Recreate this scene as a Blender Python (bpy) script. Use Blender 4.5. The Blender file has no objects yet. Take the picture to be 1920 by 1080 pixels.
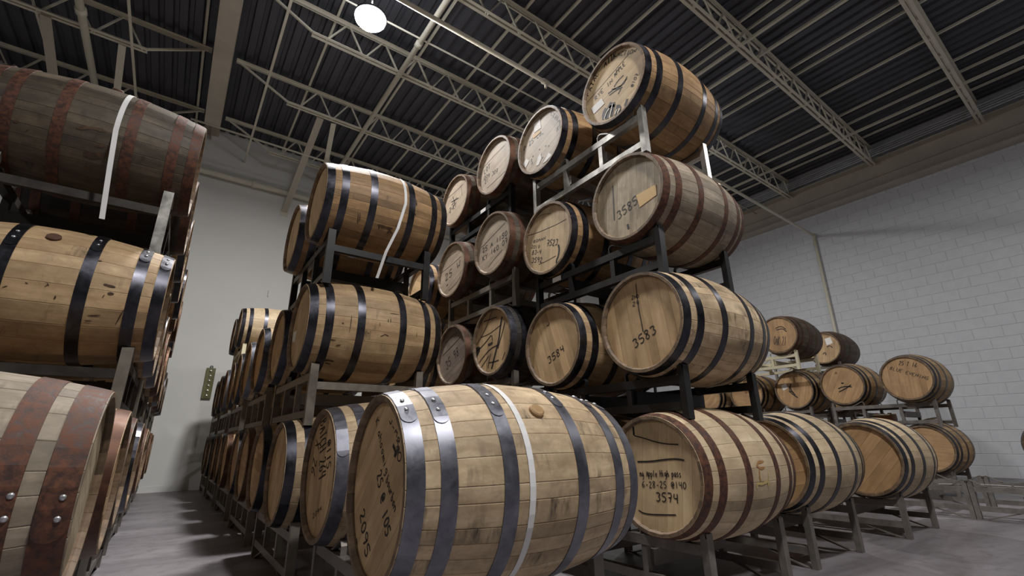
import bpy, bmesh, math, random
from mathutils import Vector, Matrix
random.seed(7)
S = bpy.context.scene
COL = S.collection
PI = math.pi
H = 0.765                      # eye height of the camera above the floor

# ------------------------------------------------------------------ camera
cam_d = bpy.data.cameras.new('camera'); cam = bpy.data.objects.new('camera', cam_d); COL.objects.link(cam)
F, YAW, PITCH, ROLL = 856.538, 0.630925, 0.3203796, -0.0137521
cam_d.sensor_width = 36.0; cam_d.lens = F / 1920 * 36.0; cam_d.clip_start = 0.02; cam_d.clip_end = 200
fw = Vector((math.sin(YAW) * math.cos(PITCH), math.cos(YAW) * math.cos(PITCH), math.sin(PITCH)))
rt = Vector((math.cos(YAW), -math.sin(YAW), 0)); up = rt.cross(fw)
r2 = math.cos(ROLL) * rt + math.sin(ROLL) * up; u2 = -math.sin(ROLL) * rt + math.cos(ROLL) * up
M = Matrix((r2, u2, -fw)).transposed().to_4x4(); M.translation = Vector((0, 0, H)); cam.matrix_world = M
S.camera = cam

# ------------------------------------------------------------------ exposure, world, lights
S.view_settings.view_transform = 'Standard'
S.view_settings.look = 'None'
S.view_settings.gamma = 1.0
S.view_settings.use_curve_mapping = False
S.view_settings.exposure = 0.0
W = bpy.data.worlds.new('world'); S.world = W; W.use_nodes = True
W.node_tree.nodes['Background'].inputs[0].default_value = (0.75, 0.8, 0.9, 1)
W.node_tree.nodes['Background'].inputs[1].default_value = 0.002
LAMP_Z = 5.12 + H
LAMPS = [(1.2, 4.62), (1.1, -1.0), (7.6, 4.85), (7.6, -1.5), (-5.2, 4.85), (-5.2, -1.6)]  # only the first is in view; the far-left pair is added as fill
LAMP_W = [275, 270, 100, 95, 50, 60]
for (lx, ly), lw in zip(LAMPS, LAMP_W):
    ld = bpy.data.lights.new('high_bay_light', 'AREA'); ld.shape = 'DISK'; ld.size = 0.34
    ld.energy = lw; ld.color = (1.0, 0.975, 0.95)
    lo = bpy.data.objects.new('high_bay_light', ld); COL.objects.link(lo); lo.location = (lx, ly, LAMP_Z - 0.11)
    pd = bpy.data.lights.new('high_bay_uplight', 'POINT'); pd.energy = lw * .12; pd.shadow_soft_size = .12; pd.color = (.9, .93, 1.0)
    po = bpy.data.objects.new('high_bay_uplight', pd); COL.objects.link(po); po.location = (lx, ly, LAMP_Z + .3)

# ------------------------------------------------------------------ helpers
def tag(o, label=None, cat=None, group=None, kind=None):
    if label: o['label'] = label
    if cat: o['category'] = cat
    if group: o['group'] = group
    if kind: o['kind'] = kind
    return o
def empty(name, loc=(0, 0, 0), rz=0.0):
    o = bpy.data.objects.new(name, None); COL.objects.link(o); o.location = loc; o.rotation_euler = (0, 0, rz)
    o.empty_display_size = 0.1
    return o
def link(name, me, parent=None, loc=(0, 0, 0), rot=(0, 0, 0), mat=None):
    o = bpy.data.objects.new(name, me); COL.objects.link(o); o.location = loc; o.rotation_euler = rot
    if parent: o.parent = parent
    if mat is not None:
        if not me.materials: me.materials.append(mat)
        elif me.materials[0] is not mat:
            o.material_slots[0].link = 'OBJECT'; o.material_slots[0].material = mat
    return o
def mesh(name, vs, fs, smooth=False):
    me = bpy.data.meshes.new(name); me.from_pydata([tuple(v) for v in vs], [], fs); me.update()
    if smooth:
        for p in me.polygons: p.use_smooth = True
    return me
class MB:
    def __init__(s): s.v = []; s.f = []
    def box(s, a, b):
        (x0, y0, z0), (x1, y1, z1) = a, b; n = len(s.v)
        s.v += [(x0, y0, z0), (x1, y0, z0), (x1, y1, z0), (x0, y1, z0), (x0, y0, z1), (x1, y0, z1), (x1, y1, z1), (x0, y1, z1)]
        s.f += [tuple(n + i for i in q) for q in ((0, 3, 2, 1), (4, 5, 6, 7), (0, 1, 5, 4), (1, 2, 6, 5), (2, 3, 7, 6), (3, 0, 4, 7))]
        return s
    def sweep(s, pts, prof, side=None, closed=True):
        """sweep a closed 2-D profile [(a,b)] along a polyline; a along 'side', b along the normal"""
        pts = [Vector(p) for p in pts]; n0 = len(s.v); k = len(prof)
        for i, p in enumerate(pts):
            d = (pts[min(i + 1, len(pts) - 1)] - pts[max(i - 1, 0)]).normalized()
            sd = Vector(side) if side else (Vector((0, 0, 1)).cross(d) if abs(d.z) < .98 else Vector((1, 0, 0)))
            sd = (sd - d * sd.dot(d)).normalized(); nm = d.cross(sd)
            for a, b in prof: s.v.append(tuple(p + sd * a + nm * b))
        for i in range(len(pts) - 1):
            for j in range(k):
                a = n0 + i * k + j; b = n0 + i * k + (j + 1) % k
                s.f.append((a, b, b + k, a + k))
        s.f.append(tuple(n0 + j for j in reversed(range(k)))); s.f.append(tuple(n0 + (len(pts) - 1) * k + j for j in range(k)))
        return s
    def bar(s, p, q, w, h, side=None):
        return s.sweep([p, q], [(-w/2, -h/2), (w/2, -h/2), (w/2, h/2), (-w/2, h/2)], side)
    def tube(s, pts, r, n=10, side=None):
        return s.sweep(pts, [(r * math.cos(2*PI*i/n), r * math.sin(2*PI*i/n)) for i in range(n)], side)
    def lathe(s, prof, n=24, axis='z'):
        n0 = len(s.v); k = len(prof)
        for i in range(n):
            c, sn = math.cos(2*PI*i/n), math.sin(2*PI*i/n)
            for r, z in prof:
                s.v.append((r*c, r*sn, z) if axis == 'z' else ((z, r*c, r*sn) if axis == 'x' else (r*c, z, r*sn)))
        for i in range(n):
            for j in range(k - 1):
                a = n0 + i*k + j; b = n0 + ((i+1) % n)*k + j
                s.f.append((a, b, b+1, a+1))
        return s
    def mesh(s, name, smooth=False):
        me = mesh(name, s.v, s.f, smooth)
        bm = bmesh.new(); bm.from_mesh(me); bmesh.ops.recalc_face_normals(bm, faces=bm.faces); bm.to_mesh(me); bm.free()
        return me
    def build(s, name, mat, parent=None, loc=(0, 0, 0), smooth=False):
        return link(name, s.mesh(name, smooth), parent, loc, mat=mat)

# ------------------------------------------------------------------ materials
MAT = {}
def nt(name):
    m = bpy.data.materials.new(name); m.use_nodes = True; t = m.node_tree; b = t.nodes['Principled BSDF']; MAT[name] = m
    return m, t, b
def nd(t, typ, **kw):
    n = t.nodes.new(typ)
    for k, v in kw.items(): setattr(n, k, v)
    return n
def rgb(c): return (c[0], c[1], c[2], 1.0)
def srgb(r, g, b):
    f = lambda c: (c/255/12.92) if c/255 <= .04045 else ((c/255+.055)/1.055)**2.4
    return (f(r), f(g), f(b))
def mixc(t, fac, a, b, mode='MIX'):
    n = nd(t, 'ShaderNodeMix', data_type='RGBA', blend_type=mode)
    for i, v in ((0, fac), (6, a), (7, b)):
        if isinstance(v, (int, float)): n.inputs[i].default_value = v
        elif isinstance(v, tuple): n.inputs[i].default_value = rgb(v)
        else: t.links.new(v, n.inputs[i])
    return n.outputs[2]
def ramp(t, fac, p0, p1, c0=(0, 0, 0), c1=(1, 1, 1)):
    n = nd(t, 'ShaderNodeValToRGB'); e = n.color_ramp.elements
    e[0].position = p0; e[0].color = rgb(c0); e[1].position = p1; e[1].color = rgb(c1)
    t.links.new(fac, n.inputs[0]); return n.outputs[0]
def coords(t, scale, rand_amt=37.0):
    tc = nd(t, 'ShaderNodeTexCoord'); oi = nd(t, 'ShaderNodeObjectInfo')
    mp = nd(t, 'ShaderNodeMapping'); mp.inputs['Scale'].default_value = scale
    t.links.new(tc.outputs['Object'], mp.inputs['Vector'])
    ad = nd(t, 'ShaderNodeVectorMath', operation='MULTIPLY_ADD')
    t.links.new(oi.outputs['Random'], ad.inputs[0]); ad.inputs[1].default_value = (rand_amt, rand_amt*1.7, rand_amt*.6)
    t.links.new(mp.outputs[0], ad.inputs[2])
    return ad.outputs[0], oi.outputs['Random']
def noise(t, vec, scale=1.0, detail=4.0, rough=.55, dist=0.0):
    n = nd(t, 'ShaderNodeTexNoise'); n.inputs['Scale'].default_value = scale; n.inputs['Detail'].default_value = detail
    n.inputs['Roughness'].default_value = rough; n.inputs['Distortion'].default_value = dist
    if vec is not None: t.links.new(vec, n.inputs['Vector'])
    return n.outputs[0]
def wood(name, light, dark, grime, grain='x', stain=srgb(38, 30, 24), var=.3, rough=.62, scuff=0.5):
    m, t, b = nt(name)
    L, A = (1.6, 26.0) if grain == 'x' else (1.6, 30.0)
    sc = (L, A, A) if grain == 'x' else (A, A, L)
    v, rnd = coords(t, sc)
    g = noise(t, v, 1.0, 6.0, .6, .4)
    col = ramp(t, g, .3, .68, dark, light)
    v2, _ = coords(t, (3.0, 5.0, 5.0) if grain == 'x' else (5.0, 5.0, 3.0), 61)
    big = noise(t, v2, 1.0, 5.0, .6, .2)
    col = mixc(t, ramp(t, big, .42, .72), col, tuple(c*.72 for c in dark))
    # scuffs and run marks that cross the grain
    v3, _ = coords(t, (26.0, 7.0, 7.0) if grain == 'x' else (9.0, 9.0, 5.0), 23)
    sm = noise(t, v3, 1.0, 5.0, .65, .3)
    v4, _ = coords(t, (5.0, 6.0, 6.0), 11)
    ar = noise(t, v4, 1.0, 2.0)
    mm = nd(t, 'ShaderNodeMath', operation='MULTIPLY')
    t.links.new(ramp(t, sm, .60 - .12*scuff, .74 - .06*scuff), mm.inputs[0]); t.links.new(ramp(t, ar, .46, .66), mm.inputs[1])
    mg = nd(t, 'ShaderNodeMath', operation='MULTIPLY'); t.links.new(mm.outputs[0], mg.inputs[0]); mg.inputs[1].default_value = grime
    col = mixc(t, mg.outputs[0], col, stain)
    v5, _ = coords(t, (11.0, 15.0, 15.0), 47)
    mo = noise(t, v5, 1.0, 5.0, .7, .5)
    col = mixc(t, ramp(t, mo, .38, .72, (0, 0, 0), (.5*grime + .08,)*3), col, tuple(c*.45 for c in dark))
    hv = nd(t, 'ShaderNodeHueSaturation')
    mr = nd(t, 'ShaderNodeMapRange'); t.links.new(rnd, mr.inputs[0]); mr.inputs[3].default_value = 1 - var*.6; mr.inputs[4].default_value = 1 + var*.4
    hv.inputs['Saturation'].default_value = .9; t.links.new(mr.outputs[0], hv.inputs['Value']); t.links.new(col, hv.inputs['Color'])
    t.links.new(hv.outputs[0], b.inputs['Base Color'])
    b.inputs['Roughness'].default_value = rough
    bp = nd(t, 'ShaderNodeBump'); bp.inputs['Strength'].default_value = .25; bp.inputs['Distance'].default_value = .002
    t.links.new(g, bp.inputs['Height']); t.links.new(bp.outputs[0], b.inputs['Normal'])
    return m
def metal(name, c1, c2, metallic, r0, r1, scale=(9, 9, 9), bump=.08, lo=.35, hi=.7):
    m, t, b = nt(name)
    v, rnd = coords(t, scale, 19)
    n = noise(t, v, 1.0, 6.0, .65, .3)
    t.links.new(ramp(t, n, lo, hi, c1, c2), b.inputs['Base Color'])
    mr = nd(t, 'ShaderNodeMapRange'); t.links.new(n, mr.inputs[0]); mr.inputs[1].default_value = .3; mr.inputs[2].default_value = .7
    mr.inputs[3].default_value = r0; mr.inputs[4].default_value = r1; t.links.new(mr.outputs[0], b.inputs['Roughness'])
    b.inputs['Metallic'].default_value = metallic
    bp = nd(t, 'ShaderNodeBump'); bp.inputs['Strength'].default_value = bump; bp.inputs['Distance'].default_value = .003
    t.links.new(n, bp.inputs['Height']); t.links.new(bp.outputs[0], b.inputs['Normal'])
    return m
def paint(name, c1, c2, rough=.6, scale=(2, 2, 2), metallic=0.0, bump=0.0, lo=.35, hi=.7):
    return metal(name, c1, c2, metallic, rough, rough, scale, bump, lo, hi)

wood('oak_fresh', srgb(214, 182, 134), srgb(174, 138, 92), .7)
wood('oak_tan', srgb(196, 162, 112), srgb(156, 122, 78), .5)
wood('oak_amber', srgb(188, 148, 94), srgb(142, 106, 62), .8)
wood('oak_pale', srgb(218, 196, 158), srgb(190, 163, 124), .4, var=.2)
wood('oak_grey', srgb(182, 167, 144), srgb(132, 116, 95), .7, var=.3)
wood('oak_weathered', srgb(114, 98, 74), srgb(66, 56, 44), .9, var=.35)
wood('oak_scuffed', srgb(222, 196, 156), srgb(180, 150, 110), 1.0, scuff=.9)
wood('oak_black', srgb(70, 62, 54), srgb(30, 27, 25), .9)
wood('head_tan', srgb(218, 184, 134), srgb(190, 152, 102), .12, 'z', var=.28)
wood('head_pale', srgb(216, 190, 146), srgb(196, 164, 118), .12, 'z', var=.14)
wood('head_white', srgb(188, 168, 144), srgb(166, 146, 122), .2, 'z', var=.08)
wood('head_grey', srgb(196, 178, 146), srgb(150, 132, 104), .7, 'z', var=.2, scuff=1.0)
wood('head_brown', srgb(208, 166, 110), srgb(182, 138, 86), .15, 'z', var=.18)
wood('head_dull', srgb(158, 140, 124), srgb(128, 110, 98), .4, 'z', var=.15)
metal('hoop_steel', srgb(54, 54, 60), srgb(86, 86, 94), .9, .24, .46)
metal('hoop_galvanized', srgb(98, 99, 108), srgb(136, 137, 146), .85, .34, .52, (14, 14, 14))
metal('hoop_rust', srgb(62, 42, 35), srgb(112, 70, 50), .2, .5, .75, (46, 46, 46), .3, .4, .66)
metal('hoop_brown', srgb(66, 46, 36), srgb(110, 76, 58), .6, .4, .6, (12, 12, 12), .12)
metal('rivet_steel', srgb(170, 170, 172), srgb(200, 200, 205), .8, .3, .45)
metal('rack_black', srgb(20, 20, 22), srgb(32, 32, 34), .0, .38, .5)
metal('rack_galvanized', srgb(170, 168, 162), srgb(205, 203, 196), .85, .28, .45, (12, 12, 12))
metal('rack_grey', srgb(120, 114, 106), srgb(150, 143, 132), .55, .4, .55)
metal('rack_dark', srgb(108, 103, 98), srgb(138, 132, 125), .4, .4, .6)
metal('rack_shaded', srgb(44, 40, 38), srgb(64, 59, 55), .3, .45, .6)  # dark colour stands in for shadow on the left row's rails
paint('rack_cream', srgb(205, 196, 165), srgb(222, 214, 186), .5)
paint('steel_cream', srgb(206, 200, 182), srgb(222, 216, 198), .55)
paint('girder_tan', srgb(176, 167, 152), srgb(191, 182, 167), .6)
paint('stain_dark', srgb(52, 38, 28), srgb(96, 72, 48), .7, (30, 30, 30))
paint('stain_brown', srgb(150, 106, 58), srgb(178, 136, 84), .6, (30, 30, 30))
paint('stain_yellow', srgb(190, 168, 104), srgb(206, 184, 124), .6, (30, 30, 30))
paint('deck_dark', srgb(70, 70, 76), srgb(86, 86, 93), .5, (3, .6, 3), .25)
paint('strip_galvanized', srgb(188, 189, 192), srgb(206, 207, 210), .35)
paint('strap_white', srgb(222, 222, 222), srgb(236, 236, 236), .5)
paint('paper_white', srgb(225, 222, 218), srgb(238, 236, 232), .7)
paint('paper_tan', srgb(206, 172, 120), srgb(218, 186, 136), .7)
paint('ink_black', srgb(26, 24, 24), srgb(40, 36, 34), .6)
paint('smear_dark', srgb(48, 44, 46), srgb(92, 84, 84), .6, (40, 40, 40))
wood('end_grain', srgb(152, 124, 92), srgb(100, 80, 58), .6)
paint('bung_wood', srgb(150, 118, 78), srgb(176, 146, 104), .7, (30, 30, 30))
paint('bung_brown', srgb(82, 54, 42), srgb(104, 72, 56), .7, (30, 30, 30))
paint('wall_white', srgb(216, 216, 212), srgb(224, 224, 220), .75, (.6, .6, .6))
paint('block_white', srgb(204, 206, 211), srgb(213, 215, 219), .7, (8, 8, 8), 0, .25)
paint('mortar_grey', srgb(188, 189, 193), srgb(196, 197, 200), .85)
paint('wall_grey', srgb(96, 94, 92), srgb(110, 108, 105), .8)
paint('olive_paint', srgb(92, 92, 52), srgb(108, 106, 62), .5)
metal('dome_steel', srgb(200, 200, 180), srgb(225, 225, 205), .9, .2, .3)
paint('carton_brown', srgb(150, 104, 70), srgb(176, 128, 88), .8)
paint('carton_pale', srgb(214, 202, 170), srgb(226, 216, 188), .8)
paint('cup_orange', srgb(214, 150, 110), srgb(224, 164, 126), .5)
paint('contents_red', srgb(120, 48, 34), srgb(160, 84, 54), .6, (40, 40, 40))
metal('lamp_housing', srgb(60, 60, 62), srgb(80, 80, 84), .6, .4, .5)
m, t, b = nt('lamp_lens'); b.inputs['Emission Color'].default_value = (.93, .96, 1, 1); b.inputs['Emission Strength'].default_value = 60
# concrete
m, t, b = nt('concrete')
v, _ = coords(t, (.5, 2.2, 1), 0); n1 = noise(t, v, 1.2, 7, .62, .6)
v2, _ = coords(t, (6, 6, 1), 0); n2 = noise(t, v2, 1.5, 6, .7)
c1 = ramp(t, n1, .3, .7, srgb(106, 102, 106), srgb(150, 146, 150))
c2 = mixc(t, ramp(t, n2, .5, .8), c1, srgb(96, 90, 90))
t.links.new(c2, b.inputs['Base Color'])
mr = nd(t, 'ShaderNodeMapRange'); t.links.new(n1, mr.inputs[0]); mr.inputs[3].default_value = .3; mr.inputs[4].default_value = .6
t.links.new(mr.outputs[0], b.inputs['Roughness'])
bp = nd(t, 'ShaderNodeBump'); bp.inputs['Strength'].default_value = .12; bp.inputs['Distance'].default_value = .004
t.links.new(n2, bp.inputs['Height']); t.links.new(bp.outputs[0], b.inputs['Normal'])

# ------------------------------------------------------------------ the setting
X0, X1, Y0, Y1, ZC = -9.0, 12.14, -8.0, 10.3, 6.36 + H
def struct(name, mb, mat, parent=None, label=None):
    o = mb.build(name, MAT[mat], parent)
    if parent is None: tag(o, label, None, None, 'structure')
    return o
struct('floor', MB().box((X0, Y0, -.15), (X1 + .2, Y1 + .2, 0)), 'concrete', None, 'grey concrete warehouse floor')
struct('wall_back', MB().box((X0, Y1, 0), (X1 + .2, Y1 + .2, ZC + .2)), 'wall_white', None, 'white painted wall at the far end of the aisle')
struct('wall_left', MB().box((X0 - .2, Y0, 0), (X0, Y1 + .2, ZC + .2)), 'wall_grey', None, 'grey side wall beyond the left rows')
struct('wall_front', MB().box((X0, Y0 - .2, 0), (X1, Y0, ZC + .2)), 'wall_grey', None, 'grey wall behind the viewpoint')
wr = struct('wall_right', MB().box((X1, Y0, 0), (X1 + .2, Y1, ZC + .2)), 'mortar_grey', None, 'white painted concrete block wall on the right')
# corrugated roof deck, ribs run along y
mb = MB(); pitch = .19; x = X0; prof = []
while x < X1:
    prof += [(x, 0), (x + .052, 0), (x + .07, -.038), (x + .172, -.038), (x + .19, 0)]; x += pitch
n = len(prof)
for yy in (Y0, Y1): mb.v += [(px, yy, ZC + .04 + pz) for px, pz in prof]
mb.f = [(i, i + 1, n + i + 1, n + i) for i in range(n - 1)]
struct('ceiling', mb, 'deck_dark', None, 'dark corrugated metal roof deck')
struct('ceiling_2', MB().box((X0 - .2, Y0 - .2, ZC + .06), (X1 + .2, Y1 + .2, ZC + .16)), 'deck_dark', None, 'roof slab above the deck')

# concrete blocks of the right wall
BW, BH = .4064, .2032
cells = []; part_cells = []
for r in range(33):
    off = (r % 2) * BW / 2
    for c in range(-1, 46):
        y = Y0 + c * BW + off
        z = r * BH
        if (y < Y0 or y + BW > Y1) and z + BH < ZC and y + BW > Y0 + .03 and y < Y1 - .03: part_cells.append((max(y, Y0), min(y + BW, Y1), z))
        if y < Y0 or y + BW > Y1: continue
        if z + BH > ZC: continue
        px, py, pz = X1, y + BW/2, z + BH/2 - H
        d = Vector((px, py, pz)); cz = d.dot(fw)
        sx = 960 + F * d.dot(r2) / cz; sy = 540 - F * d.dot(u2) / cz
        vis = cz > 0 and sx < 1990 and 180 < sy < 960 and pz < 5.4
        cells.append((0 if vis else 1, d.length, y, z))
cells.sort()
def block_geo(mb, y, z, BW=BW):
    e, g, d = .005, .0025, .006
    n = len(mb.v)
    a, b_, c_, d_ = y + g, y + BW - g, z + g, z + BH - g
    mb.v += [(X1, a, c_), (X1, b_, c_), (X1, b_, d_), (X1, a, d_), (X1 - d, a + e, c_ + e), (X1 - d, b_ - e, c_ + e), (X1 - d, b_ - e, d_ - e), (X1 - d, a + e, d_ - e)]
    mb.f += [tuple(n + i for i in q) for q in ((4, 7, 6, 5), (0, 4, 5, 1), (1, 5, 6, 2), (2, 6, 7, 3), (3, 7, 4, 0))]
mbk = MB(); block_geo(mbk, 0, 0); bme = mbk.mesh('block'); bme.materials.append(MAT['block_white'])
rest = MB()
for i, (a, d, y, z) in enumerate(cells):
    if i < 300: link('block', bme, wr, (0, y, z))
    else: block_geo(rest, y, z)
for ya, yb, z in part_cells: block_geo(rest, ya, z, yb - ya)
o = rest.build('block_course', MAT['block_white'], wr); o['kind'] = 'stuff'
# ledger beam and bright metal closure on the right wall
BX = X1 - .006
mb = MB().box((BX - .30, Y0, 5.20 + H), (BX - .001, Y1, 5.225 + H)); mb.box((BX - .10, Y0, 5.225 + H), (BX - .085, Y1, 5.86 + H))
mb.box((BX - .30, Y0, 5.86 + H), (BX - .001, Y1, 5.885 + H)); mb.box((BX - .14, Y0, 5.52 + H), (BX - .1, Y1, 5.535 + H))
struct('trim_1', mb, 'girder_tan', None, 'tan steel ledger beam along the top of the block wall')
mb = MB()
for k in range(4): mb.box((BX - .20 + .04*k, Y0, 6.0 + .07*k + H), (BX - .15 + .04*k, Y1, 6.035 + .07*k + H))
struct('trim_2', mb, 'strip_galvanized', None, 'bright galvanized deck closure strip above the ledger beam')
struct('baseboard_back', MB().box((X0, Y1 - .006, 0), (X1, Y1, .1)), 'wall_white', None, 'thin white base strip of the back wall')

# ------------------------------------------------------------------ roof steel
ORD = ['first', 'second', 'third', 'fourth', 'fifth', 'sixth', 'seventh', 'eighth', 'ninth', 'tenth', 'eleventh', 'twelfth', 'thirteenth', 'fourteenth', 'fifteenth', 'sixteenth', 'seventeenth', 'eighteenth']
ZB, ZT = 5.8 + H, 6.28 + H
def chord(x0, x1, y, z, upw):
    mb = MB(); s = 1 if upw else -1
    for sd in (-1, 1):
        a, b_ = y + sd * .014, y + sd * .058
        mb.box((x0, min(a, b_), z - .003), (x1, max(a, b_), z + .003)); mb.box((x0, min(a, a + sd*.006), min(z, z + s*.045)), (x1, max(a, a + sd*.006), max(z, z + s*.045)))
    return mb
JY = [-1.16, .62, 2.41, 4.2, 5.99, 7.8, 9.62]
for ji, y in enumerate(JY):
    for side, (xa, xb, seat) in {'right': (.74, 12.0, -.12), 'left': (-8.9, -1.26, -.48)}.items():
        if side == 'left' and y < 4: continue
        nm = ORD[len(JY) - 1 - ji]
        root = empty('roof_joist', ((xa + xb)/2, y, ZB))
        tag(root, f'cream roof joist on the {side} of the girder, {nm} from the back wall', 'joist', 'cream roof joists')
        L = lambda mb, n: mb.build(n, MAT['steel_cream'], root, (-(xa + xb)/2, -y, -ZB))
        L(chord(xa, xb, y, ZB, True), 'bottom_chord')
        tx0, tx1 = (seat, 12.05) if side == 'right' else (-8.95, seat)
        L(chord(tx0, tx1, y, ZT, False), 'top_chord')
        if side == 'right': L(MB().bar((seat + .05, y, ZT - .02), (xa + .03, y, ZB + .02), .03, .03), 'end_diagonal')
        else: L(MB().bar((seat - .05, y, ZT - .02), (xb - .03, y, ZB + .02), .03, .03), 'end_diagonal')
        px, k = (1.53 if side == 'right' else -1.36), 0
        st = .585
        bars = []
        if side == 'right':
            xx = px - .585
            while xx < xb - .3:
                bars.append(((xx, ZB), (xx + .28, ZT))); bars.append(((xx + .30, ZT), (xx + .565, ZB))); xx += st
        else:
            xx = xb - .06
            while xx > xa + .4:
                bars.append(((xx, ZB), (xx - .28, ZT))); bars.append(((xx - .30, ZT), (xx - .565, ZB))); xx -= st
        for (xa_, za), (xb_, zb) in bars:
            L(MB().bar((xa_, y, za), (xb_, y, zb), .024, .024), 'web_bar')
# girder on the aisle line
mb = MB().box((-.425, Y0 + .1, 5.78 + H), (-.175, 9.25, 5.805 + H)).box((-.308, Y0 + .1, 5.805 + H), (-.292, 9.25, 6.2 + H)).box((-.308, 9.25, 6.08 + H), (-.292, Y1, 6.2 + H)).box((-.425, Y0 + .1, 6.2 + H), (-.175, Y1, 6.225 + H))
tag(mb.build('roof_girder', MAT['girder_tan']), 'wide tan steel girder running to the back wall above the aisle', 'girder')
# bridging bars: below the bottom chords (b) or under the deck (t)
BR = [(-2.72, 't'), (-1.44, 'b'), (-.60, 't'), (.37, 'b'), (1.05, 't'), (2.42, 't'), (3.37, 't'), (3.95, 't'), (4.33, 't'), (4.97, 't'), (6.32, 't'), (6.49, 'm'), (6.57, 't'), (6.96, 'm'), (8.02, 't'), (8.27, 't'), (9.25, 't'), (10.24, 't'), (10.67, 'm'), (10.69, 't'), (11.5, 't')]
nb_ = {'b': 0, 't': 0, 'm': 0}
for x, k in BR:
    z = {'b': ZB - .018, 't': ZT + .02, 'm': 6.03 + H}[k]; hw = .026 if k == 'm' else .018
    mb = MB().box((x - hw, Y0 + .2, z - .003), (x + hw, Y1, z + .003)).box((x - hw, Y0 + .2, z), (x - hw + .006, Y1, z + .034))
    o = mb.build('bridging_bar', MAT['steel_cream'])
    w = {'b': 'under the joists', 't': 'just below the deck', 'm': 'threaded through the joist webs'}[k]
    tag(o, f'thin cream bridging bar {w}, {ORD[nb_[k]]} from the left side', 'bridging bar', 'bridging bars running to the back wall'); nb_[k] += 1
# pipes under the roof
def pipe(pts, r, name, label, mat='steel_cream', coup=()):
    root = empty(name, pts[0]); p0 = Vector(pts[0])
    MB().tube([Vector(p) - p0 for p in pts], r, 12).build('pipe', MAT[mat], root, smooth=True)
    for c, d in coup:
        c = Vector(c) - p0; d = Vector(d)
        MB().tube([c - d*.05, c + d*.05], r*1.35, 12).build('coupling', MAT[mat], root, smooth=True)
    tag(root, label, 'pipe'); return root
pipe([(2.1, Y0 + .2, 5.74 + H), (2.1, Y1, 5.74 + H)], .042, 'sprinkler_main', 'thick cream sprinkler main running to the back wall beside the lamp', coup=[((2.1, 5.2, 5.74 + H), (0, 1, 0))])
pipe([(-1.98, Y0 + .2, 5.76 + H), (-1.98, Y1, 5.76 + H)], .05, 'roof_pipe', 'round cream pipe running to the back wall at upper left', coup=[((-1.98, 7.4, 5.76 + H), (0, 1, 0))])
p = pipe([(-.1, 3.92, 4.86 + H), (12.06, 3.92, 4.66 + H)], .03, 'sprinkler_branch', 'cream sprinkler pipe crossing to the block wall', coup=[((3.5, 3.92, 4.80 + H), (1, 0, 0)), ((8.0, 3.92, 4.727 + H), (1, 0, 0))])
MB().tube([(3.6, 0, -.06), (3.6, 0, -.16)], .018, 8).build('sprinkler_head', MAT['steel_cream'], p)
pipe([(12.06, 3.92, 4.70 + H), (12.06, 3.98, 0)], .032, 'down_pipe', 'cream pipe running down the block wall', coup=[((12.06, 3.92, 4.66 + H), (0, 0, 1))])
pipe([(-.1, 5.1, 5.75 + H), (12.0, 5.1, 5.75 + H)], .014, 'lamp_conduit', 'thin cream conduit running right from the lamp')
pipe([(X0 + .1, Y1 - .12, 5.29 + H), (6.0, Y1 - .12, 5.27 + H)], .062, 'wall_pipe', 'thick cream pipe running level high on the back wall', coup=[((.62, Y1 - .12, 5.283 + H), (1, 0, 0)), ((-3.2, Y1 - .12, 5.287 + H), (1, 0, 0))])
pipe([(-.6, 8.72, 5.45 + H), (11.9, 8.72, 5.45 + H)], .018, 'roof_conduit', 'straight cream conduit crossing below the last two joists')
# knee braces from the last joist down to the back wall
for i, (a, b_, w, lab) in enumerate([((1.333, 7.86, 5.78), (1.286, 10.29, 4.86), .12, 'grey flat brace running down to the back wall beside the amber stacked barrel'),
        ((1.58, 7.88, 5.78), (1.948, 10.29, 4.98), .09, 'pale flat brace reaching down behind the amber stacked barrel'),
        ((-2.404, 7.82, 5.78), (-2.36, 10.29, 5.01), .12, 'grey flat brace at the far left corner of the roof'),
        ((-1.559, 7.85, 5.78), (-1.721, 10.29, 4.98), .09, 'pale flat brace rising above the weathered barrel with the white band')]):
    a = Vector(a) + Vector((0, 0, H)); b_ = Vector(b_) + Vector((0, 0, H)); root = empty('knee_brace', b_)
    MB().bar(a - b_, Vector((0, 0, 0)), w, .02, (1, 0, 0)).build('brace_bar', MAT['steel_cream' if i % 2 else 'girder_tan'], root)
    MB().box((-.08, -.004, -.1), (.08, .009, .06)).build('foot_plate', MAT['steel_cream'], root)
    tag(root, lab, 'brace')

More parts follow.
